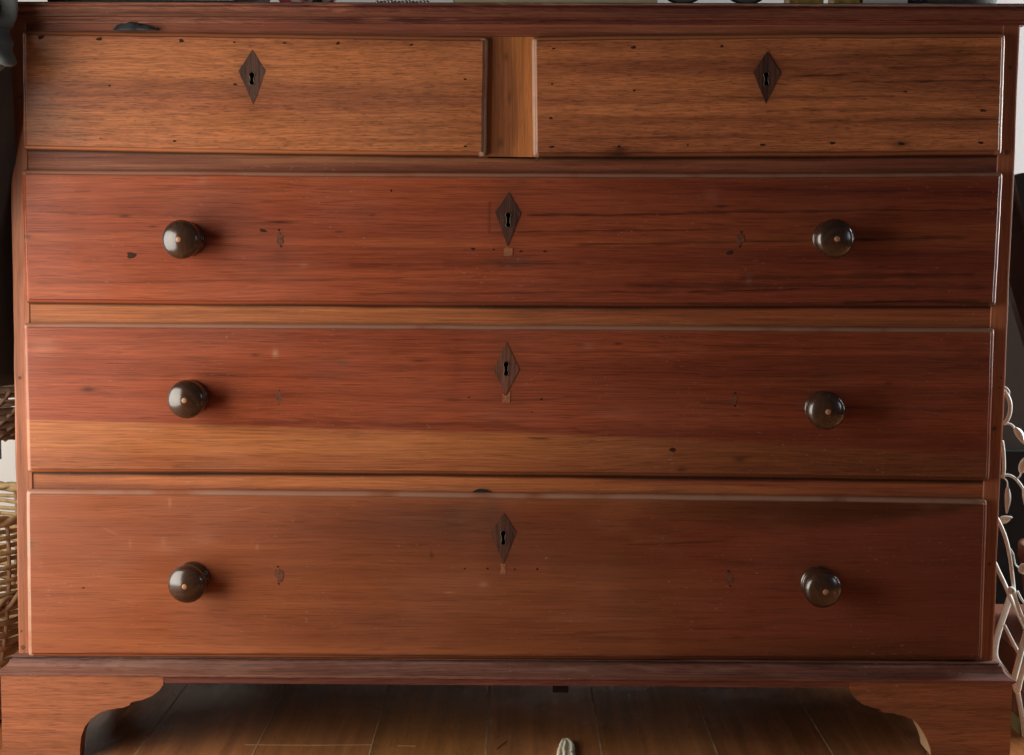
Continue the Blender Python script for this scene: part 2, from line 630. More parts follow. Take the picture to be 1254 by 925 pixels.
# stile between the two short drawers: vertical grain, brown left half, honey right half
def stile_tone(px, py, x, z):
    g = grain(z, x, 71, 2.0, 110, 0.003)
    edge = 628 + 7 * (fbm(z * 12, z * 0 + 3, 72, 3) - 0.5) * 2 + 8 * sstep(py, 60, 120) * (1 - sstep(py, 150, 190))
    m = sstep(px, edge - 5, edge + 7)
    t = lerp3((0.34, 0.118, 0.045), (0.54, 0.198, 0.064), m)
    t *= (0.72 + 0.5 * g)[:, None]
    for (a, b, r1, r2) in ((620, 70, 2.2, 4.5), (613, 175, 3.5, 5.5), (624, 120, 2, 8)):
        t = mixto(t, (0.10, 0.04, 0.02), 0.7 * np.exp(-((px - a) / r1) ** 2 - ((py - b) / r2) ** 2))
    return t


board_grid('stile', 'post', at(588, 110)[0], at(662, 110)[0], lambda x: at(620, 192.2)[2], lambda x: at(620, 45.2)[2], -0.0004,
           stile_tone, dx=0.0010, dz=0.003)

bm_obj('divider_board', box_bm(at(590, 110)[0], at(660, 110)[0], 0.021, DEPTH - 0.02, at(620, 200)[2], at(620, 40)[2]), 'post', chest,
       tone=np.array([0.02, 0.012, 0.008]))  # shade of the recess behind the stile put into its near-black colour
# mortise notch in the lowest rail, and the black scrap of cloth caught over the top-left drawer
notch_pts = [(577, 603.5), (581, 601), (585, 599.2), (589, 598.8), (594, 599.4), (598, 601.2), (601, 603.5)]
bm = prism_bm([(at(x, y)[0], at(x, y)[2]) for x, y in notch_pts], lambda p, d: (p[0], d, p[1]), -0.0012, 0.0012)
bm_obj('mortise_notch', bm, 'dark', chest)  # dark plate standing in for the shade inside the notch

# ------------------------------------------------------------------ drawer fronts
FACE = 0.0090         # how far a drawer face stands off the carcass
DL = [0.0, 0.00015, 0.0006, 0.0013, 0.0022, 0.0032, 0.0042, 0.0048, 0.0051, 0.0055, 0.0062]


def prof(d):
    r = 0.0042
    q = 0.0014 + r * np.sqrt(np.clip(1 - ((r - np.minimum(d, r)) / r) ** 2, 0, 1))
    q = np.where(d <= 0.00001, 0.0, q)
    return q + (FACE - 0.0015 - 0.0056) * sstep(d, 0.0042, 0.0051)


def drawer(mat, TL, TR, BR, BL, mt, mb, tonefn, key, seed, tilt=0.0, dust=(0.38, 0.205, 0.145), wear=0.5, wear_glint_l=0.5, wear_glint_r=0.5):
    Y0 = -0.006
    tl, tr, br, bl = (at(*p, Y0) for p in (TL, TR, BR, BL))
    px_m = 0.00086
    w = (tr[0] - tl[0] + br[0] - bl[0]) / 2
    h = (tl[2] - bl[2] + tr[2] - br[2]) / 2

    def axis(n, step):
        inner = np.linspace(DL[-1], n - DL[-1], int((n - 2 * DL[-1]) / step))
        return np.concatenate([DL[:-1], inner, n - np.array(DL[:-1][::-1])])
    us, vs_ = axis(w, 0.0025), axis(h, 0.00095)
    U, Vv = np.meshgrid(us, vs_, indexing='ij')      # v from bottom to top
    dL, dR, dB, dT = U, w - U, Vv, h - Vv
    # worn, slightly rounded corners
    e = 0.0012 * (fbm(U * 14, Vv * 14, seed + 5, 3) - 0.5)
    d = np.minimum(np.minimum(dL, dR), np.minimum(dB, dT))
    s, t = U / w, Vv / h
    X = (bl[0] * (1 - s) + br[0] * s) * (1 - t) + (tl[0] * (1 - s) + tr[0] * s) * t
    Zb = bl[2] * (1 - s) + br[2] * s - mb * px_m * 4 * s * (1 - s)
    Zt = tl[2] * (1 - s) + tr[2] * s - mt * px_m * 4 * s * (1 - s)
    Z = Zb * (1 - t) + Zt * t
    wob = 0.0011 * (fbm(s * 9, s * 0 + 1.1, seed + 8, 3) - 0.5)
    wob2 = 0.0011 * (fbm(s * 9, s * 0 + 7.1, seed + 9, 3) - 0.5)
    Z = Z + wob * (1 - t) + wob2 * t
    X = X + 0.0009 * (fbm(t * 4, t * 0 + 3.1, seed + 10, 3) - 0.5) * np.where(s < 0.5, 1, -1)
    cr = 0.0016 * np.exp(-(np.minimum(dL, dR) / 0.0022)) * np.exp(-(np.minimum(dB, dT) / 0.0022))
    X = X + cr * np.where(s < 0.5, 1, -1)
    Z = Z + cr * np.where(t < 0.5, 1, -1)
    p = prof(np.clip(d, 0, None)) + e * sstep(d, 0.0001, 0.001) * 0.22
    Y = -0.0015 - p - tilt * (1 - t) + 0.0009 * (fbm(U * 3, Vv * 6, seed + 21, 3) - 0.5) * sstep(d, 0.004, 0.02)
    P = np.stack([X, Y, Z], -1).reshape(-1, 3)
    px, py = to_px(P)
    T = tonefn(px, py, P[:, 0], P[:, 2])
    kxx, kyy = np.mean([q[0] for q in key['kite']]), np.mean([q[1] for q in key['kite']])
    T = mixto(T, (0.10, 0.035, 0.022), 0.38 * np.exp(-((px - kxx) / 21) ** 2 - ((py - kyy) / 40) ** 2))
    # rubbed, dusty edges, dark step line; lip shade and glints painted in
    df, dTf, dBf = d.ravel(), dT.ravel(), dB.ravel()
    dSf = np.minimum(dL, dR).ravel()
    onlip = 1 - sstep(df, 0.0042, 0.0054)
    wn = fbm(P[:, 0] * 25, P[:, 2] * 25, seed + 33, 4)
    T = mixto(T, (0.09, 0.035, 0.022), 0.55 * np.exp(-((df - 0.0047) / 0.0005) ** 2) * (0.5 + wn))
    T = mixto(T, (0.030, 0.012, 0.008), 0.85 * np.exp(-(dBf / 0.0016) ** 2))  # shade along the lower lip edge put into the colour
    T = mixto(T, (0.05, 0.018, 0.012), 0.45 * onlip * (dBf < 0.006) * sstep(px, 200, 700))  # downward-facing bead painted darker to the right, as if shaded
    T = mixto(T, dust, onlip * wear * sstep(wn, 0.05, 0.5) * (dTf < 0.0062))
    dLf, dRf = dL.ravel(), dR.ravel()
    for dd, ww in ((dLf, wear_glint_l), (dRf, wear_glint_r)):
        T = mixto(T, (0.52, 0.36, 0.27), onlip * ww * sstep(wn, 0.05, 0.5) * (dd < 0.0062) * (dTf > 0.003))  # pale bead sides: wear plus window glints put into the colour
    T = np.hstack([T, (1 - onlip)[:, None]])
    nx, nz = len(us), len(vs_)
    idx = np.arange(nx * nz).reshape(nx, nz)
    Fc = np.stack([idx[:-1, :-1], idx[1:, :-1], idx[1:, 1:], idx[:-1, 1:]], -1).reshape(-1, 4)
    # real opening behind the keyhole
    kx, k0, k1 = key['hole']
    cpx = px[Fc].mean(1)
    cpy = py[Fc].mean(1)
    keep = ~((np.abs(cpx - kx) < 5.0) & (cpy > k0 - 1.5) & (cpy < k1 + 1.5))
    Fc = Fc[keep]
    me = bpy.data.meshes.new('drawer')
    me.from_pydata(P.tolist(), [], Fc.tolist())
    finish(me, mat, True, T)
    dr = link('drawer', me, chest)
    # escutcheon, keyhole liner and lock recess
    yk = -FACE - 0.0005 - tilt * 0.5
    kite = [at(*q, yk) for q in key['kite']]
    c0, c1 = at(kx, k0, yk), at(kx, k1, yk)
    hw = 0.0030
    cz0, cz1 = c0[2] - hw, c1[2] + hw * 0.9
    loop = []
    for k in range(17):
        a = math.radians(-50 + 280 * k / 16)
        loop.append((c0[0] + hw * math.cos(a), cz0 + hw * math.sin(a)))
    for k in range(17):
        a = math.radians(130 + 280 * k / 16)
        loop.append((c1[0] + hw * 0.9 * math.cos(a), cz1 + hw * 0.9 * math.sin(a)))
    bm = bmesh.new()
    outer = []
    K = [(q[0], q[2]) for q in kite]
    for i in range(4):
        a, b = K[i], K[(i + 1) % 4]
        for j in range(6):
            f = j / 6
            outer.append((a[0] * (1 - f) + b[0] * f + random.uniform(-1, 1) * 0.00022, a[1] * (1 - f) + b[1] * f + random.uniform(-1, 1) * 0.00022))
    for lp in (outer, loop):
        vv = [bm.verts.new((x, yk, z)) for x, z in lp]
        for i in range(len(vv)):
            bm.edges.new((vv[i], vv[(i + 1) % len(vv)]))
    bmesh.ops.triangle_fill(bm, use_beauty=True, edges=bm.edges[:])
    r = bmesh.ops.extrude_face_region(bm, geom=bm.faces[:])
    for v in [g for g in r['geom'] if isinstance(g, bmesh.types.BMVert)]:
        v.co.y += 0.004
    bm_obj('escutcheon', bm, 'escutcheon', dr, tone=np.array(key.get('col', (0.115, 0.055, 0.040))))
    off = []
    for i, (x, z) in enumerate(loop):
        off.append((x, yk - 0.0001, z))
    V, Fq = tube_geo(off, 0.00045, 6, closed=True)
    obj('keyhole_liner', V, Fq, 'liner', dr, smooth=True)
    bm = box_bm(c0[0] - 0.0043, c0[0] + 0.0043, yk + 0.0015, yk + 0.016, c1[2] - 0.001, c0[2] + 0.001)
    fr = [f for f in bm.faces if abs(f.calc_center_median().y - (yk + 0.0015)) < 1e-5]
    bmesh.ops.delete(bm, geom=fr, context='FACES')
    bm_obj('lock_recess', bm, 'dark', dr)
    return dr


def blot(t, px, py, items):
    """surface marks and painted shade with a shape of their own: (x, y, rx, ry, strength, colour)"""
    for x, y, rx, ry, a, c in items:
        u, v = (px - x) / rx, (py - y) / ry
        m = (np.abs(u) < 2.5) & (np.abs(v) < 2.5)
        k = np.zeros_like(px)
        k[m] = a * np.exp(-(u[m] ** 2 + v[m] ** 2))
        t = mixto(t, c, k)
    return t


def lines(t, px, py, items):
    """checks and cracks along the grain: (points, half width, strength, colour)"""
    for pts, w, a, c in items:
        xs, ys = [p[0] for p in pts], [p[1] for p in pts]
        yy = np.interp(px, xs, ys) + 1.2 * (fbm(px * 0.03, px * 0, int(ys[0]) + 1, 3) - 0.5) * 2
        ww = w * (0.4 + 1.2 * vnoise(px * 0.05, px * 0, int(xs[0])))
        fade = sstep(px, xs[0], xs[0] + 14) * (1 - sstep(px, xs[-1] - 14, xs[-1]))
        t = mixto(t, c, a * fade * np.exp(-((py - yy) / ww) ** 2))
    return t


DK = (0.035, 0.012, 0.008)
GR = (0.10, 0.075, 0.055)


def tone_short(seed, marks, cracks, a=(0.48, 0.168, 0.064), b=(0.35, 0.115, 0.050)):
    def f(px, py, x, z):
        g = grain(x, z, seed, 1.6, 55)
        t = lerp3(a, b, sstep(g, 0.34, 0.70))
        g2 = grain(x, z, seed + 3, 5, 260, 0.004)
        t = t * (0.70 + 0.60 * g2)[:, None]
        g3 = grain(x, z, seed + 9, 0.8, 26)
        t = mixto(t, np.array(b) * 0.62, 0.45 * sstep(g3, 0.62, 0.76))
        t = blot(t, px, py, marks)
        return lines(t, px, py, cracks)
    return f


t_d1l = tone_short(101, [(60, 70, 26, 22, 0.30, GR), (62, 150, 26, 20, 0.35, GR), (95, 172, 16, 12, 0.25, GR), (45, 120, 14, 30, 0.22, GR),  # grey blots: hanging cloth's shadow put into the colour, and a smudge
                         (340, 52, 8, 3, .3, DK), (540, 60, 30, 12, .2, DK)],
                   [([(80, 144.5), (134, 147)], 0.9, .7, DK), ([(30, 186), (590, 193)], 1.0, .3, DK)])
t_d1r = tone_short(131, [(1103, 176, 14, 6, 0.6, DK), (1180, 150, 40, 8, .3, DK), (1150, 60, 60, 5, .3, DK), (758, 189, 18, 4, .9, DK), (760, 183, 9, 4, .7, DK)],
                   [([(956, 94.5), (995, 92.4), (1042, 92)], 1.1, .9, DK), ([(1035, 99.5), (1112, 100.5), (1227, 99)], 0.9, .85, DK),
                    ([(930, 136), (1130, 132)], 2.0, .35, DK), ([(655, 188), (1225, 185)], 1.2, .6, DK), ([(1000, 70), (1226, 66)], 2.0, .5, DK), ([(980, 150), (1225, 146)], 2.5, .5, DK), ([(880, 120), (1100, 118)], 1.4, .45, DK), ([(1080, 84), (1226, 80)], 1.6, .5, DK), ([(700, 170), (900, 168)], 1.5, .4, DK)],
                   a=(0.48, 0.165, 0.064), b=(0.31, 0.098, 0.043))


def tone_d2(px, py, x, z):
    g = grain(x, z, 201, 0.9, 46)
    t = lerp3((0.360, 0.086, 0.036), (0.250, 0.057, 0.027), sstep(g, 0.30, 0.80))
    g2 = grain(x, z, 204, 2.5, 330, 0.006)
    t = t * (0.87 + 0.26 * g2)[:, None]
    g3 = grain(x, z, 207, 0.7, 40)
    t = mixto(t, (0.46, 0.15, 0.052), 0.28 * sstep(g3, 0.56, 0.72))
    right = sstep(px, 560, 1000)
    t = t * (1 - 0.33 * right)[:, None]  # darker to the right: heartwood, plus light falloff put into the colour
    g4 = grain(x, z, 211, 0.35, 34, 0.012)
    t = mixto(t, (0.15, 0.030, 0.017), (0.32 + 0.33 * right) * sstep(g4, 0.53, 0.66))
    t = mixto(t, (0.17, 0.036, 0.022), 0.5 * sstep(py, 325, 360) * sstep(px, 250, 800))
    t = blot(t, px, py, [(153, 264.6, 6, 1.5, .8, DK), (187, 277.7, 5, 1.2, .8, DK), (342, 272, 17, 1.3, .9, DK), (32, 290, 5, 3, .7, DK),
                         (415, 284, 6, 1.2, .7, DK), (456, 263.6, 4, 1.2, .7, DK), (882.6, 253, 9, 1.6, .9, DK),
                         (1060, 294, 11, 1.6, .85, DK), (1080, 326.6, 6, 1.4, .6, DK), (630, 321, 26, 5, .6, (0.10, 0.055, 0.045)),
                         (343, 313, 12, 10, .25, DK), (634, 214.5, 20, 2.4, .8, (0.06, 0.045, 0.035)), (640, 223, 7, 2, .5, (0.06, 0.045, 0.035)),
                         (917, 342, 4, 6, .45, (0.40, 0.20, 0.13)), (248, 221, 5, 5, .25, (0.45, 0.22, 0.15)), (871, 240, 9, 8, .2, (0.40, 0.16, 0.11)),
                         (372, 325, 5, 2.5, .3, (0.5, 0.25, 0.15)), (290, 240, 35, 12, .3, (0.20, 0.05, 0.03))])
    t = lines(t, px, py, [([(640, 263), (740, 263.5), (900, 261)], 1.2, .8, DK), ([(836, 260), (1226, 257)], 1.3, .7, DK), ([(600, 284.5), (900, 281)], 0.9, .7, DK),
                          ([(834, 358), (985, 354)], 1.2, .8, DK), ([(1025, 371.5), (1135, 369), (1222, 373)], 2.0, .95, DK), ([(834, 372), (1100, 374)], 1.0, .6, DK),
                          ([(40, 347), (500, 341)], 1.5, .35, DK), ([(430, 360), (840, 358)], 1.4, .5, DK), ([(960, 316), (1220, 309)], 2.2, .45, DK),
                          ([(30, 259), (330, 268)], 2.4, .35, DK), ([(420, 325), (720, 322)], 2.5, .35, DK), ([(900, 341), (1200, 336)], 3.0, .6, DK), ([(700, 300), (1190, 291)], 2.0, .55, DK), ([(760, 349), (1215, 352)], 3.5, .5, DK), ([(880, 232), (1225, 236)], 2.2, .4, DK)])
    # let-in repair left of the escutcheon
    fr = np.zeros_like(px)
    for (x0, y0, x1, y1) in ((598.5, 247, 600, 285), (599, 246.4, 612, 247.8), (599, 284.4, 617, 285.8)):
        fr = np.maximum(fr, ((px > x0 - 0.8) & (px < x1 + 0.8) & (py > y0) & (py < y1)).astype(float))
    return mixto(t, (0.12, 0.025, 0.014), 0.6 * fr)


def tone_d3(px, py, x, z):
    g = grain(x, z, 301, 0.9, 50)
    t = lerp3((0.350, 0.084, 0.036), (0.245, 0.056, 0.027), sstep(g, 0.30, 0.80))
    g2 = grain(x, z, 304, 2.2, 300, 0.004)
    t = t * (0.85 + 0.30 * g2)[:, None]
    g4 = grain(x, z, 317, 0.35, 38, 0.010)
    t = mixto(t, (0.16, 0.033, 0.019), (0.28 + 0.32 * sstep(px, 500, 1000)) * sstep(g4, 0.53, 0.66))
    yb = np.interp(px, [30, 234, 420, 634, 698, 840, 1068, 1212], [514, 519, 525.5, 529, 533, 538, 550, 556])
    dark = np.exp(-np.clip(yb - py, 0, None) / 22) * (py < yb)
    t = mixto(t, (0.20, 0.045, 0.024), 0.45 * dark)
    lo = lerp3((0.44, 0.152, 0.055), (0.34, 0.108, 0.043), sstep(grain(x, z, 311, 1.3, 60), 0.35, 0.68))
    lo = lo * (0.78 + 0.44 * grain(x, z, 314, 6, 320, 0.004))[:, None]
    lo = mixto(lo, (0.21, 0.062, 0.029), 0.75 * sstep(px, 480, 1100))
    m = sstep(py, yb - 1.2 - 5 * sstep(px, 500, 1100), yb + 1.5 + 5 * sstep(px, 500, 1100))
    t = t * (1 - m[:, None]) + lo * m[:, None]
    t = t * (1 - 0.32 * sstep(px, 520, 1000))[:, None]  # falloff of the window light painted into the wood tone
    t = blot(t, px, py, [(108, 477, 8, 3.5, .75, DK), (313, 435, 5, 2, .6, DK), (337, 433, 3, 5, .5, (0.55, 0.33, 0.22)), (417, 445, 4, 2, .6, GR), (424, 445, 4, 2.5, .6, GR),
                         (512, 442, 9, 1.2, .7, DK), (757, 421, 6, 1.5, .85, DK), (835, 575, 6, 3, .6, DK), (1088, 470, 4, 2, .6, DK), (906, 563, 8, 4, .55, DK),
                         (400, 452, 40, 20, .20, (0.22, 0.06, 0.04)), (340, 487, 26, 12, .22, DK), (610, 508, 25, 8, .25, (0.28, 0.12, 0.08)), (755, 506, 25, 8, .2, (0.42, 0.16, 0.10)),
                         (560, 445, 8, 40, .12, DK), (55, 425, 16, 12, .25, (0.52, 0.25, 0.17)), (720, 424, 6, 3, .3, (0.55, 0.25, 0.16))])
    return lines(t, px, py, [([(540, 491), (690, 489)], 0.8, .5, DK), ([(640, 536), (680, 538)], 0.8, .8, DK), ([(840, 423), (1210, 430)], 2.5, .3, DK), ([(850, 493), (1210, 504)], 1.5, .45, DK),
                             ([(30, 458), (420, 462)], 1.2, .4, DK), ([(420, 432), (840, 431)], 1.2, .4, DK), ([(300, 517), (640, 520)], 2.0, .4, DK), ([(36, 576), (1210, 586)], 1.0, .45, DK)])


def tone_d4(px, py, x, z):
    g = grain(x, z, 401, 0.8, 17, 0.03)
    t = lerp3((0.39, 0.122, 0.049), (0.28, 0.080, 0.035), sstep(g, 0.34, 0.68))
    t = t * (1 - 0.30 * sstep(px, 150, 560) - 0.42 * sstep(px, 600, 1120))[:, None]  # darker heartwood rightward, with the light's falloff painted in too
    g2 = grain(x, z, 404, 2.5, 200, 0.006)
    t = t * (0.86 + 0.28 * g2)[:, None]
    bl = fbm(px / 90, py / 60, 409, 3)
    t = mixto(t, (0.45, 0.165, 0.08), 0.12 * sstep(bl, 0.5, 0.75))
    # flame figure of the right-hand half
    arc = 640 + 26 * ((px - 960) / 250.0) ** 2 * -1 + 12 * (fbm(px / 120, px * 0, 411, 2) - 0.5)
    t = mixto(t, (0.21, 0.050, 0.027), 0.70 * sstep(py, arc - 4, arc + 14) * sstep(px, 740, 900) * (1 - 0.8 * sstep(py, 770, 795)))
    t = mixto(t, (0.12, 0.028, 0.018), 0.55 * sstep(px, 1040, 1190) * sstep(py, arc, arc + 20))
    t = blot(t, px, py, [(560, 638, 36, 24, .55, (0.11, 0.055, 0.038)), (600, 630, 16, 30, .40, (0.10, 0.05, 0.036)), (640, 760, 150, 26, .28, (0.16, 0.045, 0.025)), (480, 650, 90, 34, .22, (0.17, 0.06, 0.036)), (640, 680, 60, 40, .2, (0.16, 0.05, 0.03)), (37, 668, 4, 6, .5, GR), (529, 680, 2, 5, .6, DK),
                         (205, 672, 18, 7, .18, (0.56, 0.24, 0.14)), (250, 660, 18, 8, .18, (0.56, 0.22, 0.13)),
                         (260, 735, 28, 10, .25, (0.5, 0.2, 0.11)), (735, 730, 20, 14, .2, (0.40, 0.14, 0.08)), (910, 690, 26, 3, .4, DK), (720, 758, 60, 4, .2, (0.42, 0.17, 0.09)),
                         (592, 716, 5, 3, .5, (0.5, 0.2, 0.13)), (500, 640, 50, 20, .15, (0.16, 0.08, 0.06))])
    sc = (0.45, 0.18, 0.09)
    t = lines(t, px, py, [([(119, 642), (135, 651), (152, 659)], 0.7, .5, sc), ([(281, 626), (325, 620)], 0.8, .5, sc), ([(540, 726), (560, 725.5)], 0.8, .8, sc),
                          ([(195, 672), (202, 660)], 2.0, .3, sc), ([(36, 800), (1204, 804)], 0.9, .55, DK), ([(760, 668), (900, 662)], 1.5, .4, DK), ([(700, 775), (940, 768)], 2.0, .3, DK)])
    return blot(t, px, py, [(208, 615, 1.6, 6, .8, sc), (160, 666, 1.5, 6, .5, sc), (200, 664, 3, 6, .4, sc), (315, 670, 1.5, 3, .6, sc)])


d1l = drawer('drawer_coarse', (27, 37), (597.5, 44.5), (595.5, 192), (28, 184), 0.5, 1.2, t_d1l,
             dict(kite=[(309, 61), (325, 87), (310, 128), (292, 87)], hole=(308.5, 88.3, 104.5), col=(0.105, 0.050, 0.036)), 1, wear=.3, wear_glint_l=0, wear_glint_r=.85,
             dust=(0.40, 0.17, 0.08))
d1r = drawer('drawer_coarse', (651.5, 45), (1231.5, 41), (1226, 190), (652.5, 193), -1, 1.2, t_d1r,
             dict(kite=[(939, 63.5), (955.5, 89.5), (938, 128), (923, 88.5)], hole=(938.6, 88, 105.5), col=(0.085, 0.038, 0.028)), 2, tilt=0.003, wear=.35, wear_glint_l=.6, wear_glint_r=.9,
             dust=(0.36, 0.16, 0.08))
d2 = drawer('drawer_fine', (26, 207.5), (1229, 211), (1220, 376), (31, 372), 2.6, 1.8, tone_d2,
            dict(kite=[(623, 235.5), (637.8, 261), (621.6, 301.5), (606.6, 260)], hole=(622.6, 260.3, 278.8), col=(0.080, 0.036, 0.026)), 3, wear=.75, wear_glint_l=0, wear_glint_r=.15,
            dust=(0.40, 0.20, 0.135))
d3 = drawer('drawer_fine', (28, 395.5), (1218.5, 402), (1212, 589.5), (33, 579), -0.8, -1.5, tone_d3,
            dict(kite=[(620.4, 419), (636, 452.6), (619.5, 484), (604, 452.6)], hole=(620, 443, 460.5), col=(0.130, 0.052, 0.034)), 4, wear=.75, wear_glint_l=.25, wear_glint_r=.1)
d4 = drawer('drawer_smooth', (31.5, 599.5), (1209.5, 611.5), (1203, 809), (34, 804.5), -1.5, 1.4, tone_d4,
            dict(kite=[(617, 628), (632.3, 652), (616.5, 689.8), (601, 652.5)], hole=(616.5, 650, 667.5), col=(0.095, 0.042, 0.030)), 5, wear=.75, wear_glint_l=.5, wear_glint_r=.1)

# nail plugs: little irregular dark lozenges let into the faces
rr = random.Random(3)
V = [(0, -0.00035, 0)]
for k in range(10):
    a = 2 * math.pi * k / 10
    q = rr.uniform(0.8, 1.15)
    V.append((math.cos(a) * q, -0.0002, math.sin(a) * q))
for k in range(10):
    V.append((V[k + 1][0], 0.003, V[k + 1][2]))
Fp = [(0, k + 1, (k + 1) % 10 + 1) for k in range(10)] + [(k + 1, k + 11, (k + 1) % 10 + 11, (k + 1) % 10 + 1) for k in range(10)]
plug_me = mesh_data('nail_plug', V, Fp, 'plug')
plug_meshes = [plug_me]
for j in range(5):
    W = [list(v) for v in V]
    for k in range(10):
        q = rr.uniform(0.55, 1.25)
        W[k + 1][0] *= q
        W[k + 1][2] *= q
        W[k + 11][0], W[k + 11][2] = W[k + 1][0], W[k + 1][2]
    plug_meshes.append(mesh_data('nail_plug', W, Fp, 'plug'))
peg_flat_me = mesh_data('post_peg', V, Fp, 'post_peg')


def plug(par, x, y, rx=4.0, ry=2.0, yo=0.0):
    o = link('nail_plug', rr.choice(plug_meshes), par)
    o.location = at(x, y, -FACE - yo)
    o.scale = (rx * 0.00085 * rr.uniform(0.75, 1.05) * rr.choice((-1, 1)), 1, ry * 0.00085 * rr.uniform(0.7, 1.1))
    o.rotation_euler = (0, rr.uniform(-0.25, 0.25), 0)


for a in [(50, 46, 5, 2.4), (121.6, 48, 4.2, 2), (221.7, 50, 4.5, 2.2), (287, 52, 2, 1.3), (348, 53, 2.6, 1.4), (414, 53, 4.2, 2), (503.5, 55, 2.8, 1.4),
          (569.5, 97, 2.2, 1.2), (570, 179.6, 2.8, 1.5), (287.7, 103.5, 3.8, 1.7), (213.7, 173, 2.6, 1.2), (134, 105, 2, 1.2), (123, 170, 1.5, 1)]:
    plug(d1l, *a)
for a in [(678, 60, 2.5, 1.3), (775.6, 58.6, 4.2, 2), (676, 103, 2.4, 1.4), (776.5, 111, 2.6, 1.3), (674.5, 145, 3.5, 1.9), (676, 180, 4.2, 1.8), (758, 179.6, 3.2, 1.9),
          (884, 57, 3, 1.5), (1108.6, 112.5, 3.8, 1.4), (1203.4, 135.6, 5, 2.1), (1201, 175, 4.4, 1.9), (1103, 176, 6, 2.4), (1019.5, 175.5, 4, 1.8), (933.5, 177.5, 4.2, 1.7),
          (1204.7, 92, 2.2, 1.2), (842, 178, 2.2, 1.2)]:
    plug(d1r, *a, yo=0.003 * min(1, max(0, (a[1] - 41) / 150)))
for a in [(160.7, 313, 8.5, 3.2), (321.5, 282.4, 5, 2), (894, 309.5, 4.5, 3), (579, 305, 3, 1.2), (604, 306, 2, 1), (637.7, 308, 3, 1.2), (667, 308, 3, 1.5), (479, 234, 1, 2.6)]:
    plug(d2, *a)
for a in [(824, 551, 4.6, 4), (663, 489, 2, 1.6), (574, 487, 1.6, 1.2), (651, 505, 1, 1)]:
    plug(d3, *a)
for a in [(569, 696.5, 1.6, 1.4), (597, 696.5, 1.6, 1.4), (630, 697.5, 1.8, 1.4), (658, 697, 2.2, 1.6), (102, 720, 2.4, 1.0)]:
    plug(d4, *a)


# filled holes of an earlier pair of handles, pale repair slips below the kites
def flat_poly(name, par, pts, mat, Y=-FACE, proud=0.0003):
    bm = prism_bm([(at(x, y, Y)[0], at(x, y, Y)[2]) for x, y in pts], lambda p, d: (p[0], d, p[1]), Y - proud, Y + 0.003)
    return bm_obj(name, bm, mat, par)


def filler(par, x, y, w, h, seed):
    q = random.Random(seed)
    pts = []
    for k in range(16):
        a = 2 * math.pi * k / 16
        r = q.uniform(0.55, 1.1)
        pts.append((x + math.cos(a) * w * r, y + math.sin(a) * h * r))
    flat_poly('hole_filler', par, pts, 'filler')
    for s in (-1, 1):
        plug(par, x + q.uniform(-2, 2), y + s * h * q.uniform(1.0, 1.25), 1.8, 1.6)


filler(d2, 342.5, 293, 5, 9, 1)
filler(d2, 906, 293.5, 5, 8, 2)
filler(d3, 341.6, 487, 5, 7, 3)
filler(d3, 899, 490, 5, 7, 4)
filler(d4, 342, 704, 6, 9, 5)
filler(d4, 893, 709, 5, 8, 6)
flat_poly('repair_slip', d2, [(617, 304.5), (621, 302.5), (628, 304), (627.5, 313), (617.5, 313.5)], 'patch')
flat_poly('repair_slip', d3, [(615.5, 480), (618, 484.5), (621, 484.5), (625, 479), (624.5, 493.3), (615, 493.3)], 'patch')
flat_poly('repair_slip', d4, [(612.8, 690.5), (619.2, 691), (619, 695), (617.6, 696), (619.4, 698), (619, 703.5), (612.5, 703.5), (613.5, 698)], 'patch')


# ------------------------------------------------------------------ knobs
def lathe(profile, seg=40):
    """profile: (radius, distance out from the drawer face)"""
    V, Fc = [], []
    for r, y in profile:
        for k in range(seg):
            a = 2 * math.pi * k / seg
            V.append((r * math.cos(a), -y, r * math.sin(a)))
    for i in range(len(profile) - 1):
        for k in range(seg):
            a, b = i * seg + k, i * seg + (k + 1) % seg
            Fc.append((a, b, b + seg, a + seg))
    Fc.append(tuple(reversed(range(seg))))
    Fc.append(tuple(range((len(profile) - 1) * seg, len(profile) * seg)))
    return V, Fc


kp = [(0.0175, -0.001), (0.0182, 0.0010), (0.0183, 0.0024), (0.0178, 0.0036), (0.0165, 0.0041), (0.0166, 0.0046), (0.0175, 0.0055), (0.0176, 0.0072), (0.0168, 0.0084),
      (0.0140, 0.0092), (0.0122, 0.0108), (0.0120, 0.0128), (0.0130, 0.0148), (0.0155, 0.0168), (0.0180, 0.0190), (0.0196, 0.0215), (0.0203, 0.0240), (0.0202, 0.0264), (0.0195, 0.0289),
      (0.0180, 0.0312), (0.0158, 0.0329), (0.0128, 0.0343), (0.0094, 0.0355), (0.0060, 0.0364), (0.0030, 0.0369), (0.0004, 0.0370)]
V, Fk = lathe(kp)
knob_me = mesh_data('knob', V, Fk, 'knob', True, np.array([0.046, 0.020, 0.011]))
V, Fk = lathe([(0.0029, 0.034), (0.0029, 0.0371), (0.0022, 0.0375), (0.0004, 0.0376)], 16)
peg_me = mesh_data('knob_peg', V, Fk, 'peg', True)
for k, (par, x, y, rx, rz) in enumerate([(d2, 230, 293.4, 0, -0.05), (d2, 1015.5, 291.8, 0.02, 0.02), (d3, 235, 486.2, 0, 0.0), (d3, 1005.8, 499.8, 0.0, 0.0),
                                         (d4, 236, 708, 0.03, -0.02), (d4, 1000.2, 713.5, 0.05, 0.06)]):
    p = at(x, y, -FACE)
    for nm, me in (('knob', knob_me), ('knob_peg', peg_me)):
        o = link(nm, me, par)
        o.location = p
        o.rotation_mode = 'YXZ'
        o.rotation_euler = (rx, k * 1.1, rz)


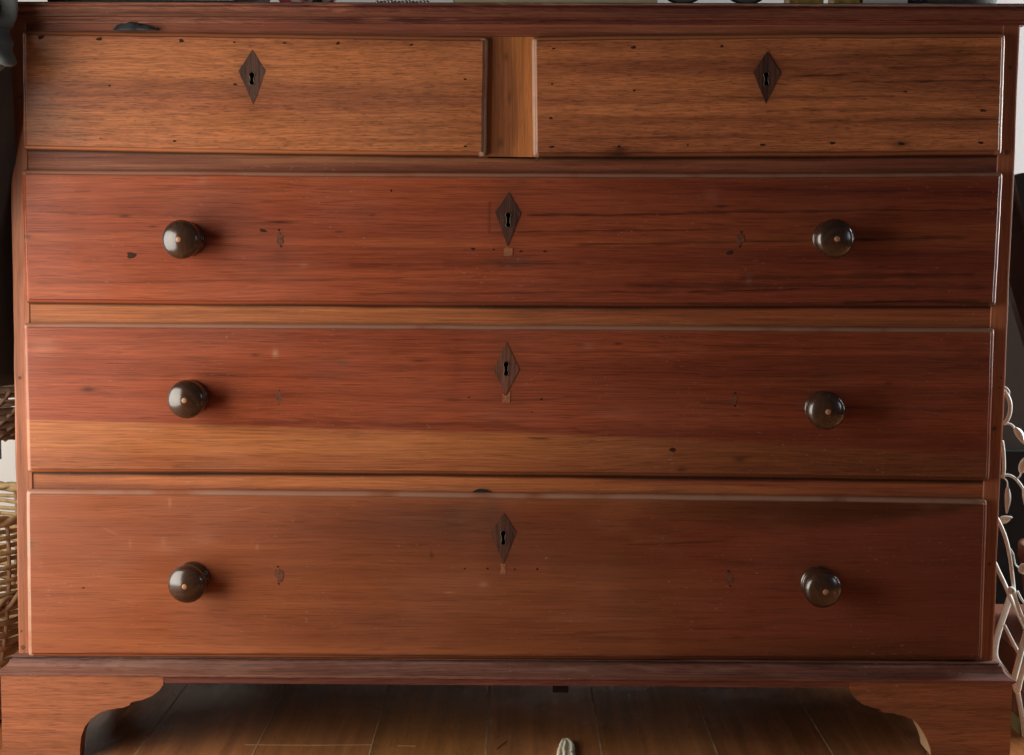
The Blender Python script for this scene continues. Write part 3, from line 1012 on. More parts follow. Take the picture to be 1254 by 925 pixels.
# ------------------------------------------------------------------ mouldings
def sweep(name, profile, mat, tonefn, xlo, xro, yb, parent, step=0.01, slope=0.0):
    """profile: (projection, z) from top to bottom, run round left side, front and right side with mitred corners"""
    V, T, rows = [], [], []
    stations = []
    for y in np.linspace(yb, 0, 12)[:-1]:
        stations.append(('L', y))
    nx = int((xro - xlo) / step)
    fr = [('F', t) for t in np.linspace(0, 1, nx)]
    rt = [('R', y) for y in np.linspace(0, yb, 12)[1:]]
    for kind, q in stations + fr + rt:
        row = []
        for j, (pr, z) in enumerate(profile):
            n = 0.0007 * (vnoise(q * (120 if kind == 'F' else 20), j * 1.7, 77) - 0.5)
            if kind == 'L':
                v = (xlo - pr, q, z + n * .5)
            elif kind == 'R':
                v = (xro + pr, q, z + n * .5)
            else:
                v = (xlo - pr + (xro - xlo + 2 * pr) * q, -pr + n, z + n * .6)
            row.append(len(V))
            V.append((v[0], v[1], v[2] + slope * v[0]))
        rows.append(row)
    P = np.array(V)
    px, py = to_px(P)
    T = tonefn(px, py, P[:, 0], P[:, 2])
    Fc = []
    for a, b in zip(rows[:-1], rows[1:]):
        for j in range(len(profile) - 1):
            Fc.append((a[j], a[j + 1], b[j + 1], b[j]))
    return obj(name, V, Fc, mat, parent, tone=T)


def zat(y, pr):
    return at(620, y, -pr)[2]


tp = [(0.0, 2.6), (0.0165, 2.7), (0.0185, 3.0), (0.0195, 3.6), (0.0197, 4.6), (0.0190, 5.7), (0.0176, 6.1), (0.0173, 7.2), (0.0186, 7.9), (0.0192, 9.5), (0.0186, 12.0), (0.0165, 15.0),
      (0.0135, 17.5), (0.0112, 19.5), (0.0098, 21.5), (0.0092, 23.6), (0.0098, 24.4), (0.0092, 25.4), (0.0035, 25.9), (0.0032, 29.0), (-0.001, 29.4)]
tp = [(p, zat(y + 0.6, max(p, 0))) for p, y in tp]
tp[0], tp[1] = (tp[0][0], tp[2][1] + 0.0002), (tp[1][0], tp[2][1] + 0.0002)


def tone_top(px, py, x, z):
    g = grain(x, z, 501, 2.0, 120)
    t = lerp3((0.20, 0.060, 0.040), (0.095, 0.028, 0.022), sstep(g, 0.3, 0.7))
    t = mixto(t, (0.36, 0.145, 0.085), 0.6 * (1 - sstep(px, 120, 480)))  # left end lighter: highlight put into the colour
    wn = fbm(px / 40, py / 3.0, 503, 4)
    t = mixto(t, (0.34, 0.13, 0.075), 0.75 * sstep(wn, 0.55, 0.72) * (1 - sstep(px, 420, 760)))
    t = mixto(t, (0.30, 0.21, 0.17), 0.7 * (z > zat(5.2, 0.019)))  # grey reflection on the rounded top edge, painted in
    return t


sweep('top_moulding', tp, 'moulding', tone_top, xl(0.79), xr(0.79), DEPTH, chest, 0.006, slope=0.0036)
ztop = tp[0][1]
xa_, xb_ = xl(0.8) - 0.0172, xr(0.8) + 0.0172
bm_obj('top_board', prism_bm([(xa_, ztop - 0.014 + 0.0036 * xa_), (xb_, ztop - 0.014 + 0.0036 * xb_), (xb_, ztop + 0.0003 + 0.0036 * xb_), (xa_, ztop + 0.0003 + 0.0036 * xa_)],
                             lambda p, d: (p[0], d, p[1]), -0.0168, DEPTH + 0.005), 'moulding', chest,
       tone=np.array([0.20, 0.07, 0.04]), bevel=0.0005)

bp_ = [(-0.002, 803.0), (0.0030, 804.2), (0.0048, 806.0), (0.0053, 807.4), (0.0044, 808.2), (0.0047, 809.4), (0.0066, 809.9), (0.0072, 811.5), (0.0082, 815.0), (0.0100, 819.0), (0.0128, 822.6), (0.0160, 825.6),
       (0.0186, 827.6), (0.0192, 828.6), (0.0190, 830.5), (0.0150, 831.0)]
bp_ = [(p, zat(y + 1.6, max(p, 0))) for p, y in bp_]


def tone_base(px, py, x, z):
    g = grain(x, z, 601, 2.0, 140)
    t = lerp3((0.21, 0.088, 0.060), (0.115, 0.042, 0.032), sstep(g, 0.3, 0.7))
    wn = fbm(px / 60, py / 4.0, 603, 4)
    t = mixto(t, (0.27, 0.15, 0.11), 0.3 * sstep(wn, 0.48, 0.7))
    t = mixto(t, (0.18, 0.055, 0.035), 0.6 * sstep(py, 829, 832))
    t = mixto(t, (0.02, 0.010, 0.008), 0.75 * np.exp(-((z - zat(809.5, 0.0045)) / 0.0012) ** 2))
    return t


sweep('base_moulding', bp_, 'base_moulding', tone_base, xl(0.10), xr(0.10), DEPTH, chest, 0.004)

# apron strip between the feet
FY = -0.0172
za0, za1 = at(620, 839.6, FY)[2], at(620, 830.6, FY)[2] + 0.0012
xfl, xfr = at(1.2, 860, FY - 0.001)[0], at(1239.4, 860, FY - 0.001)[0]
board_grid('apron', 'base_moulding', xfl + 0.012, xfr - 0.012, lambda x: za0, lambda x: za1, FY + 0.0004,
           rail_tone((0.20, 0.062, 0.038), (0.14, 0.040, 0.028), 53), thick=0.016)

# bracket feet
zt = za1 - 0.0004
footL = [(200, 838.5), (195, 846), (186, 852.5), (175, 857), (164.5, 859.5), (160, 860.5), (158.5, 864), (150, 867), (137, 868.5), (124, 872), (112, 880), (104, 890), (99.5, 902), (98, 915), (97.5, 926)]
footR = [(1040, 843.5), (1046, 854), (1056, 862.5), (1068, 866.5), (1077, 868.5), (1081, 872.5), (1094, 873.5), (1108, 877.5), (1118, 882), (1124, 887), (1131, 897), (1137, 909), (1140, 918), (1141.5, 927)]


def foot(curve, outer_x, s):
    Q = [at(x, y, FY) for x, y in curve]
    pts = [(q[0], max(q[2], 0.0)) for q in Q]
    pts[-1] = (pts[-1][0], 0.0)
    poly = [(outer_x, 0.0), (outer_x, zt), (pts[0][0], zt)] + pts
    rootn = None
    bm = prism_bm(poly, lambda p, d: (p[0], d, p[1]), FY, FY + 0.018)
    f = bm_obj('bracket_foot', bm, 'foot', chest, tone=np.array([0.34, 0.115, 0.052]) * (1.0 if s > 0 else 0.78), bevel=0.0009)  # right foot's colour darkened for its distance from the window light
    # return along the side of the chest
    pr = [(abs(p[0] - outer_x), p[1]) for p in pts]
    poly2 = [(0.019, 0.0), (0.019, zt), (pr[0][0], zt)] + pr
    bm = prism_bm(poly2, lambda p, d: (d, FY + p[0], p[1]), outer_x + s * 0.0004, outer_x + s * 0.018)
    bm_obj('side_return', bm, 'foot', f, tone=np.array([0.30, 0.10, 0.048]), bevel=0.0009)
    # corner block behind the bracket
    xa, xb = sorted((outer_x + s * 0.019, outer_x + s * 0.05))
    bm_obj('corner_block', box_bm(xa, xb, FY + 0.019, FY + 0.05, 0.004, zt), 'foot', f, tone=np.array([0.14, 0.07, 0.04]))
    # rear foot
    xa, xb = sorted((outer_x + s * 0.002, outer_x + s * 0.020))
    bm_obj('rear_foot', prism_bm([(DEPTH - 0.10, zt), (DEPTH, zt), (DEPTH, 0.0), (DEPTH - 0.07, 0.0), (DEPTH - 0.075, 0.04)],
                                 lambda p, d: (d, p[0], p[1]), xa, xb), 'foot', chest, tone=np.array([0.24, 0.085, 0.045]), bevel=0.001)


foot(footL, xfl, 1)
foot(footR, xfr, -1)
# raw worn inner edge of the right foot
Q = [at(x, y, FY) for x, y in footR[-6:]]
V, Fc = [], []
for q in Q:
    for dx, y in ((-0.0008, FY + 0.0012), (-0.0008, FY + 0.044)):
        V.append((q[0] + dx, y, max(q[2], 0.0005)))
for q in Q:
    for y in (FY + 0.0012, FY + 0.044):
        V.append((q[0] + 0.002, y, max(q[2], 0.0005)))
n = len(Q)
for i in range(n - 1):
    Fc.append((2 * i, 2 * i + 1, 2 * i + 3, 2 * i + 2))
    Fc.append((2 * n + 2 * i, 2 * n + 2 * i + 1, 2 * n + 2 * i + 3, 2 * n + 2 * i + 2))
    Fc.append((2 * i, 2 * i + 2, 2 * n + 2 * i + 2, 2 * n + 2 * i))
    Fc.append((2 * i + 1, 2 * i + 3, 2 * n + 2 * i + 3, 2 * n + 2 * i + 1))
obj('worn_edge', V, Fc, 'worn', chest)

# drawer-guide block showing under the apron
q0, q1 = at(677, 840, 0.06), at(696, 848.5, 0.06)
bm_obj('guide_block', box_bm(q0[0], q1[0], 0.06, 0.20, q1[2], za0 + 0.02), 'foot', chest, tone=np.array([0.02, 0.010, 0.008]), bevel=0.001)

# little pegs in the posts
for x, y, r in [(24, 463, 2.4), (26, 773, 1.6), (24.5, 119, 2), (1233, 187, 3), (1237, 83, 2.5), (1226, 463, 1.6), (1218, 525, 3), (1212, 691, 2.6), (1224, 475, 1.2), (28, 793, 3.2)]:
    o = link('post_peg', peg_flat_me, chest)
    o.location = at(x, y, 0.0)
    o.scale = (r * 0.00085, 1, r * 0.00085)

# scrap of black cloth caught above the top-left drawer
V, Fc = [], []
sp = [(138, 35), (143, 31), (150, 28), (158, 26.4), (166, 27.5), (172, 29.5), (180, 30.5), (187, 33), (194, 36)]
for i, (x, y) in enumerate(sp):
    for j in range(4):
        f = j / 3
        yy = 37.0 * f + y * (1 - f)
        V.append(at(x, yy, -0.003 - 0.006 * f - 0.003 * math.sin(i * 2.1 + j * 0.6)))
nb = len(V)
V += [np.array(v) + np.array([0, 0.0025, 0]) for v in V]
for i in range(len(sp) - 1):
    for j in range(3):
        a = i * 4 + j
        Fc.append((a, a + 1, a + 5, a + 4))
        Fc.append((nb + a, nb + a + 4, nb + a + 5, nb + a + 1))
rim = [i * 4 for i in range(len(sp))] + [(len(sp) - 1) * 4 + j for j in (1, 2, 3)] + [i * 4 + 3 for i in range(len(sp) - 2, -1, -1)] + [2, 1]
for i in range(len(rim)):
    a, b = rim[i], rim[(i + 1) % len(rim)]
    Fc.append((a, b, nb + b, nb + a))
tag(obj('cloth_scrap', V, Fc, 'dark_cloth', None, smooth=True), 'small scrap of black cloth caught above the top left drawer', 'cloth')


# ------------------------------------------------------------------ left of the chest
def sheet(name, fn, nu, nv, mat, thick=0.003, parent=None):
    V, Fc = [], []
    for i in range(nu):
        for j in range(nv):
            V.append(fn(i / (nu - 1), j / (nv - 1)))
    for i in range(nu - 1):
        for j in range(nv - 1):
            a = i * nv + j
            Fc.append((a, a + nv, a + nv + 1, a + 1))
    o = obj(name, V, Fc, mat, parent, smooth=True)
    md = o.modifiers.new('thickness', 'SOLIDIFY')
    md.thickness = thick
    return o


# grey cloth draped over the top-left corner
edge = [(17.5, -60), (17.5, -20), (18, 8), (17, 20), (12, 28), (6, 33), (5, 40), (7, 47), (10, 53), (8.5, 57), (8, 63), (11, 70), (13.5, 77), (9, 74), (4, 75), (-4, 82), (-40, 95)]


def drape(u, v):
    k = u * (len(edge) - 1)
    i = min(int(k), len(edge) - 2)
    f = k - i
    x = edge[i][0] * (1 - f) + edge[i + 1][0] * f
    y = edge[i][1] * (1 - f) + edge[i + 1][1] * f
    Y = -0.066 + 0.02 * math.sin(v * 9 + y * 0.05) + 0.03 * v
    x2 = x - v * 150 - 6 * math.sin(v * 14 + u * 5) * v
    y2 = y + 10 * math.sin(v * 11 + u * 6) * v
    p = at(x2, y2, Y)
    # rolled hem
    if v < 0.08:
        p = p + np.array([0, 0.010 * (1 - v / 0.08), 0])
    return tuple(p)


tag(sheet('draped_cloth', drape, 60, 40, 'grey_cloth', 0.004), 'grey-blue cloth hanging in folds over the top left corner of the chest', 'cloth')


def coat(u, v):
    bulge = 0.045 * (1 - min(1, max(0, (v - 0.25) / 0.35)))
    x = -0.80 + u * (at(10.0 + 4.0 * v, 100 + 340 * v, 0.02 - bulge)[0] + 0.80 - 0.012 * math.sin(v * 5))
    z = 0.80 - v * 0.40
    y = -0.035 + 0.028 * math.sin(u * 17 + v * 1.5) + 0.010 * math.sin(u * 39 + v * 3) + 0.05 * v
    y -= bulge
    if u > 0.93:
        y += (u - 0.93) * 0.9
    return (x + 0.012 * math.sin(v * 5) * u, y, z)


coat_o = sheet('hanging_coat', coat, 60, 30, 'dark_cloth', 0.006)
tag(coat_o, 'dark grey coat hanging beside the left side of the chest', 'coat')

# brown strap with a pale edge
V, Fc = tube_geo(catmull([at(-40, 205, 0.04), at(-12, 218, 0.04), at(3, 224, 0.04), at(11, 232, 0.045), at(7, 236, 0.05)], 5), 0.008, 10, flat=0.4)
st = empty('bag_strap', tuple(at(-12, 240, 0.04)))
st_o = obj('strap_band', V, Fc, 'brown_strap', None, smooth=True)
st_o.parent = st
st_o.matrix_parent_inverse = Matrix.Translation(-st.location)
V, Fc = tube_geo(catmull([at(-40, 226, 0.036), at(-12, 236, 0.036), at(2, 239, 0.036), at(9, 236.5, 0.04), at(11.5, 230, 0.045)], 5), 0.0012, 8)
e_o = obj('strap_piping', V, Fc, 'silver', None, smooth=True)
e_o.parent = st
e_o.matrix_parent_inverse = Matrix.Translation(-st.location)
tag(st, 'brown bag strap with pale piping against the dark coat, left of the chest', 'strap')


# baskets: woven bands round stakes
def basket(name, cx, cy, z0, prof_fn, h, n_rows, stakes, mat, mat2, label, rimr, twist=0.0, mat3=None):
    root = empty(name, (cx, cy, z0))
    geos, seg = [], stakes * 4
    for r in range(n_rows):
        t = (r + 0.5) / n_rows
        rad = prof_fn(t)
        pts = []
        for k in range(seg):
            a = 2 * math.pi * k / seg
            wv = 0.0018 * math.cos(a * stakes / 1.0 * 0.5 * 2 / 2 + (r % 2) * math.pi)
            zz = t * h + 0.0008 * math.sin(a * 7 + r * 2.3)
            pts.append((math.cos(a) * (rad + wv), math.sin(a) * (rad + wv), zz))
        geos.append(tube_geo_z(pts, h / n_rows * (0.36 if r > n_rows * 0.5 else 0.47), 6, 0.35))
    nh = n_rows // 2 + 1
    for gg, mm in ((geos[:nh], mat3 or mat), (geos[nh:], mat)):
        V, Fc = merge(gg)
        o = obj('woven_bands', V, Fc, mm, root, smooth=True)
        o['kind'] = 'stuff'
    geos = []
    for k in range(stakes):
        a = 2 * math.pi * (k + 0.0) / stakes
        pts = [(math.cos(a + twist * t) * prof_fn(t), math.sin(a + twist * t) * prof_fn(t), t * h) for t in np.linspace(0, 1, 9)]
        geos.append(tube_geo(pts, 0.0026, 6))
    V, Fc = merge(geos)
    o = obj('stakes', V, Fc, mat2, root, smooth=True)
    o['kind'] = 'stuff'
    # rolled rim of two twisted canes
    for ph in (0, math.pi):
        pts = []
        for k in range(160):
            a = 2 * math.pi * k / 160
            rr_ = prof_fn(1.0) + rimr * 0.6 * math.cos(a * 18 + ph)
            pts.append((math.cos(a) * rr_, math.sin(a) * rr_, h + rimr * 0.6 * math.sin(a * 18 + ph)))
        V, Fc = tube_geo_z(pts, rimr, 7, 1.0)
        obj('rim_cane', V, Fc, mat, root, smooth=True)
    # floor of the basket
    V, Fc = [], []
    for k in range(40):
        a = 2 * math.pi * k / 40
        V.append((math.cos(a) * prof_fn(0), math.sin(a) * prof_fn(0), 0.004))
    for k in range(40):
        V.append((V[k][0], V[k][1], 0.0))
    Fc = [tuple(range(40)), tuple(reversed(range(40, 80)))] + [(k, (k + 1) % 40, (k + 1) % 40 + 40, k + 40) for k in range(40)]
    obj('bottom', V, Fc, mat2, root)
    tag(root, label, 'basket')
    return root


def tube_geo_z(pts, rad, sides, flat):
    """closed ring tube: rad is the half height in z, flat the depth ratio"""
    n = len(pts)
    V, Fc = [], []
    for i, p in enumerate(pts):
        d = Vector((p[0], p[1], 0)).normalized()
        for k in range(sides):
            w = 2 * math.pi * k / sides
            V.append(Vector(p) + d * math.cos(w) * rad * flat + Vector((0, 0, 1)) * math.sin(w) * rad)
    for i in range(n):
        for k in range(sides):
            a, b = i * sides + k, i * sides + (k + 1) % sides
            c, e = ((i + 1) % n) * sides + k, ((i + 1) % n) * sides + (k + 1) % sides
            Fc.append((a, c, e, b))
    return V, Fc


YB = 0.16
zr = at(10, 614, YB)[2]
basket('straw_basket', xl(0.2) - 0.173, YB, 0.003, lambda t: 0.125 + 0.040 * math.sin(t * 1.9), zr - 0.010, 30, 34, 'straw', 'straw_dark',
       'pale straw basket standing on the floor left of the chest', 0.0042, mat3='straw_brown')
# plaited handle on the straw basket side facing the room
bk = bpy.data.objects['straw_basket']
for k in range(3):
    pts = []
    for i in range(40):
        t = i / 39
        a = math.radians(-100 + 95 * t)
        rad = 0.172 + 0.004 * math.cos(t * 30 + k * 2.1)
        pts.append((math.cos(a) * rad, math.sin(a) * rad, (at(10, 705, YB)[2]) - 0.03 * math.sin(t * math.pi) + 0.012 + 0.006 * math.sin(t * 30 + k * 2.1)))
    V, Fc = tube_geo(pts, 0.0030, 7)
    obj('handle_strand', V, Fc, 'straw_dark', bk, smooth=True)

YW = 0.20
zw0, zw1 = at(10, 523, YW)[2], at(10, 449, YW)[2]
basket('wicker_bowl', xl(0.4) - 0.125, YW, zw0 - 0.012, lambda t: 0.045 + 0.078 * math.sin(min(1.0, 0.15 + t * 0.95) * math.pi / 2), zw1 - zw0 + 0.008, 9, 26, 'wicker', 'wicker',
       'round brown wicker bowl above the straw basket, left of the chest', 0.005, twist=0.5)
# small shelf bracket that carries the bowl
q = at(0, 523, YW)
bm_obj_s = bm_obj('wall_shelf', box_bm(-0.90, xl(0.4) - 0.052, 0.13, 0.62, zw0 - 0.020, zw0 - 0.0125), 'wall', None, bevel=0.001)
tag(bm_obj_s, 'thin white wall shelf under the brown wicker bowl', 'shelf')
bpy.data.objects.remove(bm_obj_s)

# pale grey upright edge against the wall
q0, q1 = at(-30, 470, 0.5), at(2.0, 562, 0.5)
o = bm_obj('grey_folder', box_bm(q0[0], q1[0], 0.47, 0.50, q1[2], q0[2]), 'grey_cloth', None, bevel=0.004)
tag(o, 'grey rounded case hung on the white wall between bowl and straw basket', 'case')

# ------------------------------------------------------------------ right of the chest
# leaning boards
def lean(name, pts_px, Y, thick, mat):
    bm = prism_bm([(at(x, y, Y)[0], at(x, y, Y)[2]) for x, y in pts_px], lambda p, d: (p[0], d, p[1]), Y, Y + thick)
    return bm


o = bm_obj('black_board', lean('b', [(1242.5, 215), (1252, 212), (1420, 190), (1520, 700), (1370, 700), (1261, 300)], 0.30, 0.02, 0), 'black_board', None, bevel=0.002)
tag(o, 'black board leaning beside the upper right side of the chest', 'board')
bd = empty('wooden_panel', tuple(at(1300, 600, 0.34)))
p_o = bm_obj('panel', lean('b', [(1225, 228), (1243, 226), (1262, 310), (1300, 480), (1275, 480), (1254.5, 408), (1236, 345), (1222, 300)], 0.335, 0.02, 0), 'brown_board', None, bevel=0.001)
e_o = bm_obj('raw_edge', lean('b', [(1243.0, 226), (1246.5, 226), (1266, 310), (1304, 480), (1300, 480), (1262, 310)], 0.333, 0.022, 0), 'raw_edge', None, bevel=0.0008)
for c in (p_o, e_o):
    c.parent = bd
    c.matrix_parent_inverse = Matrix.Translation(-bd.location)
tag(bd, 'dark brown wooden panel with a pale edge leaning behind the black board', 'panel')
o = bm_obj('grey_backing', lean('b', [(1190, 330), (1300, 330), (1300, 560), (1190, 548)], 0.42, 0.02, 0), 'grey_panel', None, bevel=0.002)  # flat grey-brown sheet filling the background
tag(o, 'dull grey-brown sheet filling the background behind the white leaf stand', 'panel')
o = bm_obj('black_cabinet', box_bm(at(1200, 560, 0.40)[0], 0.95, 0.40, 0.60, 0.0, at(1240, 553, 0.40)[2]), 'black_board', None, bevel=0.003)
tag(o, 'black cabinet low behind the white leaf stand, right of the chest', 'cabinet')

# terracotta pot on an olive stand-block
def pot(name, px, py0, py1, Y, rad, mat, label, cat):
    zb, zt_ = at(px, py1, Y)[2], at(px, py0, Y)[2]
    h = zt_ - zb
    c = at(px, py1, Y)
    root_x = c[0] + rad
    V, Fc = lathe([(rad * 0.80, 0), (rad * 0.86, h * 0.3), (rad * 0.95, h * 0.75), (rad * 0.96, h * 0.82), (rad * 1.0, h * 0.83), (rad * 1.0, h), (rad * 0.9, h), (rad * 0.85, h * 0.8), (rad * 0.7, h * 0.2)], 36)
    V = [(v[0], v[2], -v[1]) for v in V]
    o = obj(name, V, Fc, mat, None, smooth=True)
    o.location = (root_x, Y, zb)
    return tag(o, label, cat)


pot('plant_pot', 1246.5, 668, 768, 0.22, 0.07, 'terracotta', 'terracotta pot behind the white leaf stand, above the brown box', 'pot')
bz1, bz0 = at(1250, 768, 0.22)[2], at(1250, 878, 0.10)[2]
q = at(1248.3, 850, 0.10)
o = bm_obj('brown_box', box_bm(q[0], q[0] + 0.25, 0.10, 0.34, bz0 + 0.0005, bz1 - 0.0005), 'terracotta', None, bevel=0.003)
tag(o, 'brown wooden box right of the chest, upper of two stacked boxes', 'box')
o = bm_obj('olive_box', box_bm(q[0] - 0.001, q[0] + 0.26, 0.09, 0.35, 0.0, bz0), 'olive', None, bevel=0.003)
tag(o, 'olive green box on the floor right of the chest, under the brown box', 'box')

# white metal stand with leaves
YS = 0.055
stand = tag(empty('leaf_stand', (0.56, YS, 0.0)), 'white painted metal folding stand decorated with leaves, right of the chest', 'stand')


def under(o, root):
    o.parent = root
    o.matrix_parent_inverse = Matrix.Translation(-root.location)
    return o


def vine(name, pts, r, dy=0.0, flat=1.0, sub=6):
    P = catmull([at(x, y, YS + dy) for x, y in pts], sub)
    V, Fc = tube_geo(P, r, 8, flat=flat)
    return under(obj(name, V, Fc, 'white_metal', None, smooth=True), stand)


def leaf(p0, p1, wid, dy=0.0, side=0.0):
    """cupped leaf from stalk end p0 to tip p1 (photo points), half width in px"""
    a, b = at(*p0, YS + dy), at(*p1, YS + dy)
    t = (b - a)
    n = np.array([-t[2], 0, t[0]])
    n = n / np.linalg.norm(n)
    V, Fc = [], []
    m = 12
    for i in range(m + 1):
        f = i / m
        w = wid * 0.00088 * math.sin(math.pi * f ** 0.8) ** 0.9 + 0.0003
        c = a + t * f + n * side * 0.00088 * math.sin(math.pi * f)
        for j in range(5):
            g = j / 4 * 2 - 1
            V.append(tuple(c + n * w * g + np.array([0, -0.004 * (1 - g * g) - 0.006 * f, 0])))
    nb = len(V)
    V += [(v[0], v[1] + 0.0016, v[2]) for v in V]
    for i in range(m):
        for j in range(4):
            q = i * 5 + j
            Fc.append((q, q + 1, q + 6, q + 5))
            Fc.append((nb + q, nb + q + 5, nb + q + 6, nb + q + 1))
    rim = [i * 5 for i in range(m + 1)] + [m * 5 + j for j in (1, 2, 3, 4)] + [i * 5 + 4 for i in range(m - 1, -1, -1)] + [3, 2, 1]
    for i in range(len(rim)):
        q, r_ = rim[i], rim[(i + 1) % len(rim)]
        Fc.append((q, r_, nb + r_, nb + q))
    return under(obj('leaf', V, Fc, 'white_metal', None, smooth=True), stand)


vine('scroll', [(1229, 474), (1233, 476), (1235.5, 480), (1235, 484)], 0.0012)
vine('scroll', [(1226, 476), (1232, 482), (1236.5, 492), (1237, 503), (1234, 513), (1229, 520)], 0.0024)
vine('stem', [(1228, 519), (1235, 519), (1240, 521.5), (1244, 527)], 0.0013)
leaf((1242.5, 523), (1251.2, 543), 4.6, -0.006, side=1.5)
vine('stem', [(1227, 540), (1229, 555), (1229.5, 575), (1228, 586)], 0.0020)
vine('stem', [(1226, 584), (1232, 582), (1239, 583.5), (1246, 589), (1254, 601), (1262, 622)], 0.0016)
vine('stem', [(1246, 586), (1249, 583), (1250, 578)], 0.0010)
leaf((1250, 580), (1257, 556), 5.5, -0.006)
vine('stem', [(1229, 585), (1233, 590), (1233.8, 597)], 0.0008)
leaf((1234, 596), (1230.3, 627.5), 3.4, -0.004, side=1.2)
leaf((1253.5, 598), (1255, 624), 3.2, -0.004, side=1.0)
leaf((1222, 640), (1237, 632), 5.0, 0.08)
vine('stem', [(1219, 632), (1225, 643), (1232, 661), (1237, 684), (1240, 708), (1243, 730), (1250, 752), (1262, 778)], 0.0022)
vine('brace_bar', [(1215, 682), (1222, 698), (1231, 717), (1240, 738), (1250, 758), (1262, 782)], 0.0024, 0.010)
vine('stem', [(1237, 672), (1241, 679), (1243.5, 691), (1249, 696)], 0.0008)
leaf((1247.5, 700), (1263, 692), 7.0, -0.006)
vine('brace_bar', [(1246, 724), (1251, 734), (1257, 742)], 0.0012)
# flat leg strap, rivet, crossing legs and foot
vine('leg', [(1240, 722), (1234, 740), (1224, 770), (1219, 790), (1219, 806), (1228, 820), (1240, 836)], 0.0038, 0.055, flat=0.35)
P0 = at(1238, 723, YS - 0.004)
V, Fc = lathe([(0.0042, 0), (0.0042, 0.003), (0.0034, 0.0045), (0.0012, 0.005), (0.0012, 0.003)], 18)
o = obj('rivet', V, Fc, 'white_metal', None, smooth=True)
o.location = P0
under(o, stand)
vine('brace_bar', [(1230, 766), (1239, 784), (1249, 803)], 0.0020, 0.004)
vine('leg', [(1268, 725), (1259, 765), (1250, 800), (1241, 834)], 0.0036, 0.0, flat=0.4)
vine('leg', [(1276, 740), (1262, 790), (1250, 830), (1246, 846), (1243, 838)], 0.0034, -0.004, flat=0.4)
vine('leg', [(1246, 846), (1252, 880), (1256, 915)], 0.0030, 0.030)

# ------------------------------------------------------------------ things on top of the chest
ZT = ztop + 0.0004


def topx(px):
    return at(px, 2, 0.0)[0]


SLOPE_TOP = 0.0036


# dark low tray
x0, x1 = topx(58), topx(290)
bm = prism_bm([(x0, 0.0), (x1, 0.0), (x1 + 0.01, 0.03), (x1 + 0.006, 0.03), (x1 - 0.004, 0.005), (x0 + 0.004, 0.005), (x0 - 0.006, 0.03), (x0 - 0.01, 0.03)],
              lambda p, d: (p[0], d, ZT + p[1]), 0.004, 0.16)
tag(bm_obj('dark_tray', bm, 'black_board', None, bevel=0.0008), 'low dark tray at the left end of the chest top', 'tray')
# flowered pouch
x0, x1 = topx(326), topx(412)


def pouch(u, v):
    a = u * 2 * math.pi
    r = math.sin(math.pi * min(max(v, 0.02), 0.98)) ** 0.35
    return ((x0 + x1) / 2 + math.cos(a) * (x1 - x0) / 2 * r, 0.05 + math.sin(a) * 0.045 * r, ZT + 0.001 + 0.05 * v + 0.002 * math.sin(a * 5))


tag(sheet('flowered_pouch', pouch, 40, 14, 'floral', 0.001), 'pink flowered pouch on the chest top, left of the silver beads', 'pouch')
# bead string
geos = []
for k in range(15):
    cx = topx(462 + k * 4.4)
    cy = 0.000 + 0.003 * math.sin(k * 1.3)
    V, Fc = [], []
    for i in range(7):
        th = math.pi * i / 6
        for j in range(10):
            ph = 2 * math.pi * j / 10
            rb = 0.0021
            V.append((cx + rb * math.sin(th) * math.cos(ph), cy + rb * math.sin(th) * math.sin(ph), ZT + 0.0021 + rb * math.cos(th)))
    for i in range(6):
        for j in range(10):
            Fc.append((i * 10 + j, i * 10 + (j + 1) % 10, (i + 1) * 10 + (j + 1) % 10, (i + 1) * 10 + j))
    geos.append((V, Fc))
V, Fc = merge(geos)
tag(obj('bead_string', V, Fc, 'silver', None, smooth=True), 'short string of silver beads on the chest top, left of the cream book', 'beads')
# cream book
bk2 = empty('cream_book', (topx(680), 0.1, ZT))
x0, x1 = topx(549), topx(806)
under(bm_obj('pages', box_bm(x0 + 0.006, x1 - 0.0005, 0.0015, 0.15, ZT + 0.0012, ZT + 0.021), 'cream', None), bk2)
under(bm_obj('cover', box_bm(x0, x1, 0.0, 0.152, ZT, ZT + 0.0011), 'cream', None, bevel=0.0003), bk2)
under(bm_obj('cover', box_bm(x0, x1, 0.0, 0.152, ZT + 0.0211, ZT + 0.0225), 'cream', None, bevel=0.0003), bk2)
tag(bk2, 'thick cream book lying flat in the middle of the chest top', 'book')
# spectacles
sg = empty('spectacles', (topx(850), 0.01, ZT))
for a, b in ((808, 864), (886, 942)):
    cx, r = (topx(a) + topx(b)) / 2, (topx(b) - topx(a)) / 2
    ring = [(cx + r * math.cos(t), 0.004 + 0.004 * math.sin(t), ZT + 0.020 + 0.0185 * math.sin(t)) for t in np.linspace(0, 2 * math.pi, 28)[:-1]]
    V, Fc = tube_geo(ring, 0.0013, 7, closed=True)
    under(obj('rim', V, Fc, 'black_board', None, smooth=True), sg)
    V = [(x, y + s * 0.0006, z) for s in (-1, 1) for x, y, z in ring]
    n = len(ring)
    Fc = [tuple(range(n)), tuple(reversed(range(n, 2 * n)))] + [(i, (i + 1) % n, (i + 1) % n + n, i + n) for i in range(n)]
    under(obj('lens', V, Fc, 'lens', None), sg)
V, Fc = tube_geo([(topx(863), 0.004, ZT + 0.022), (topx(875), 0.003, ZT + 0.027), (topx(887), 0.004, ZT + 0.022)], 0.0012, 7)
under(obj('bridge', V, Fc, 'black_board', None), sg)
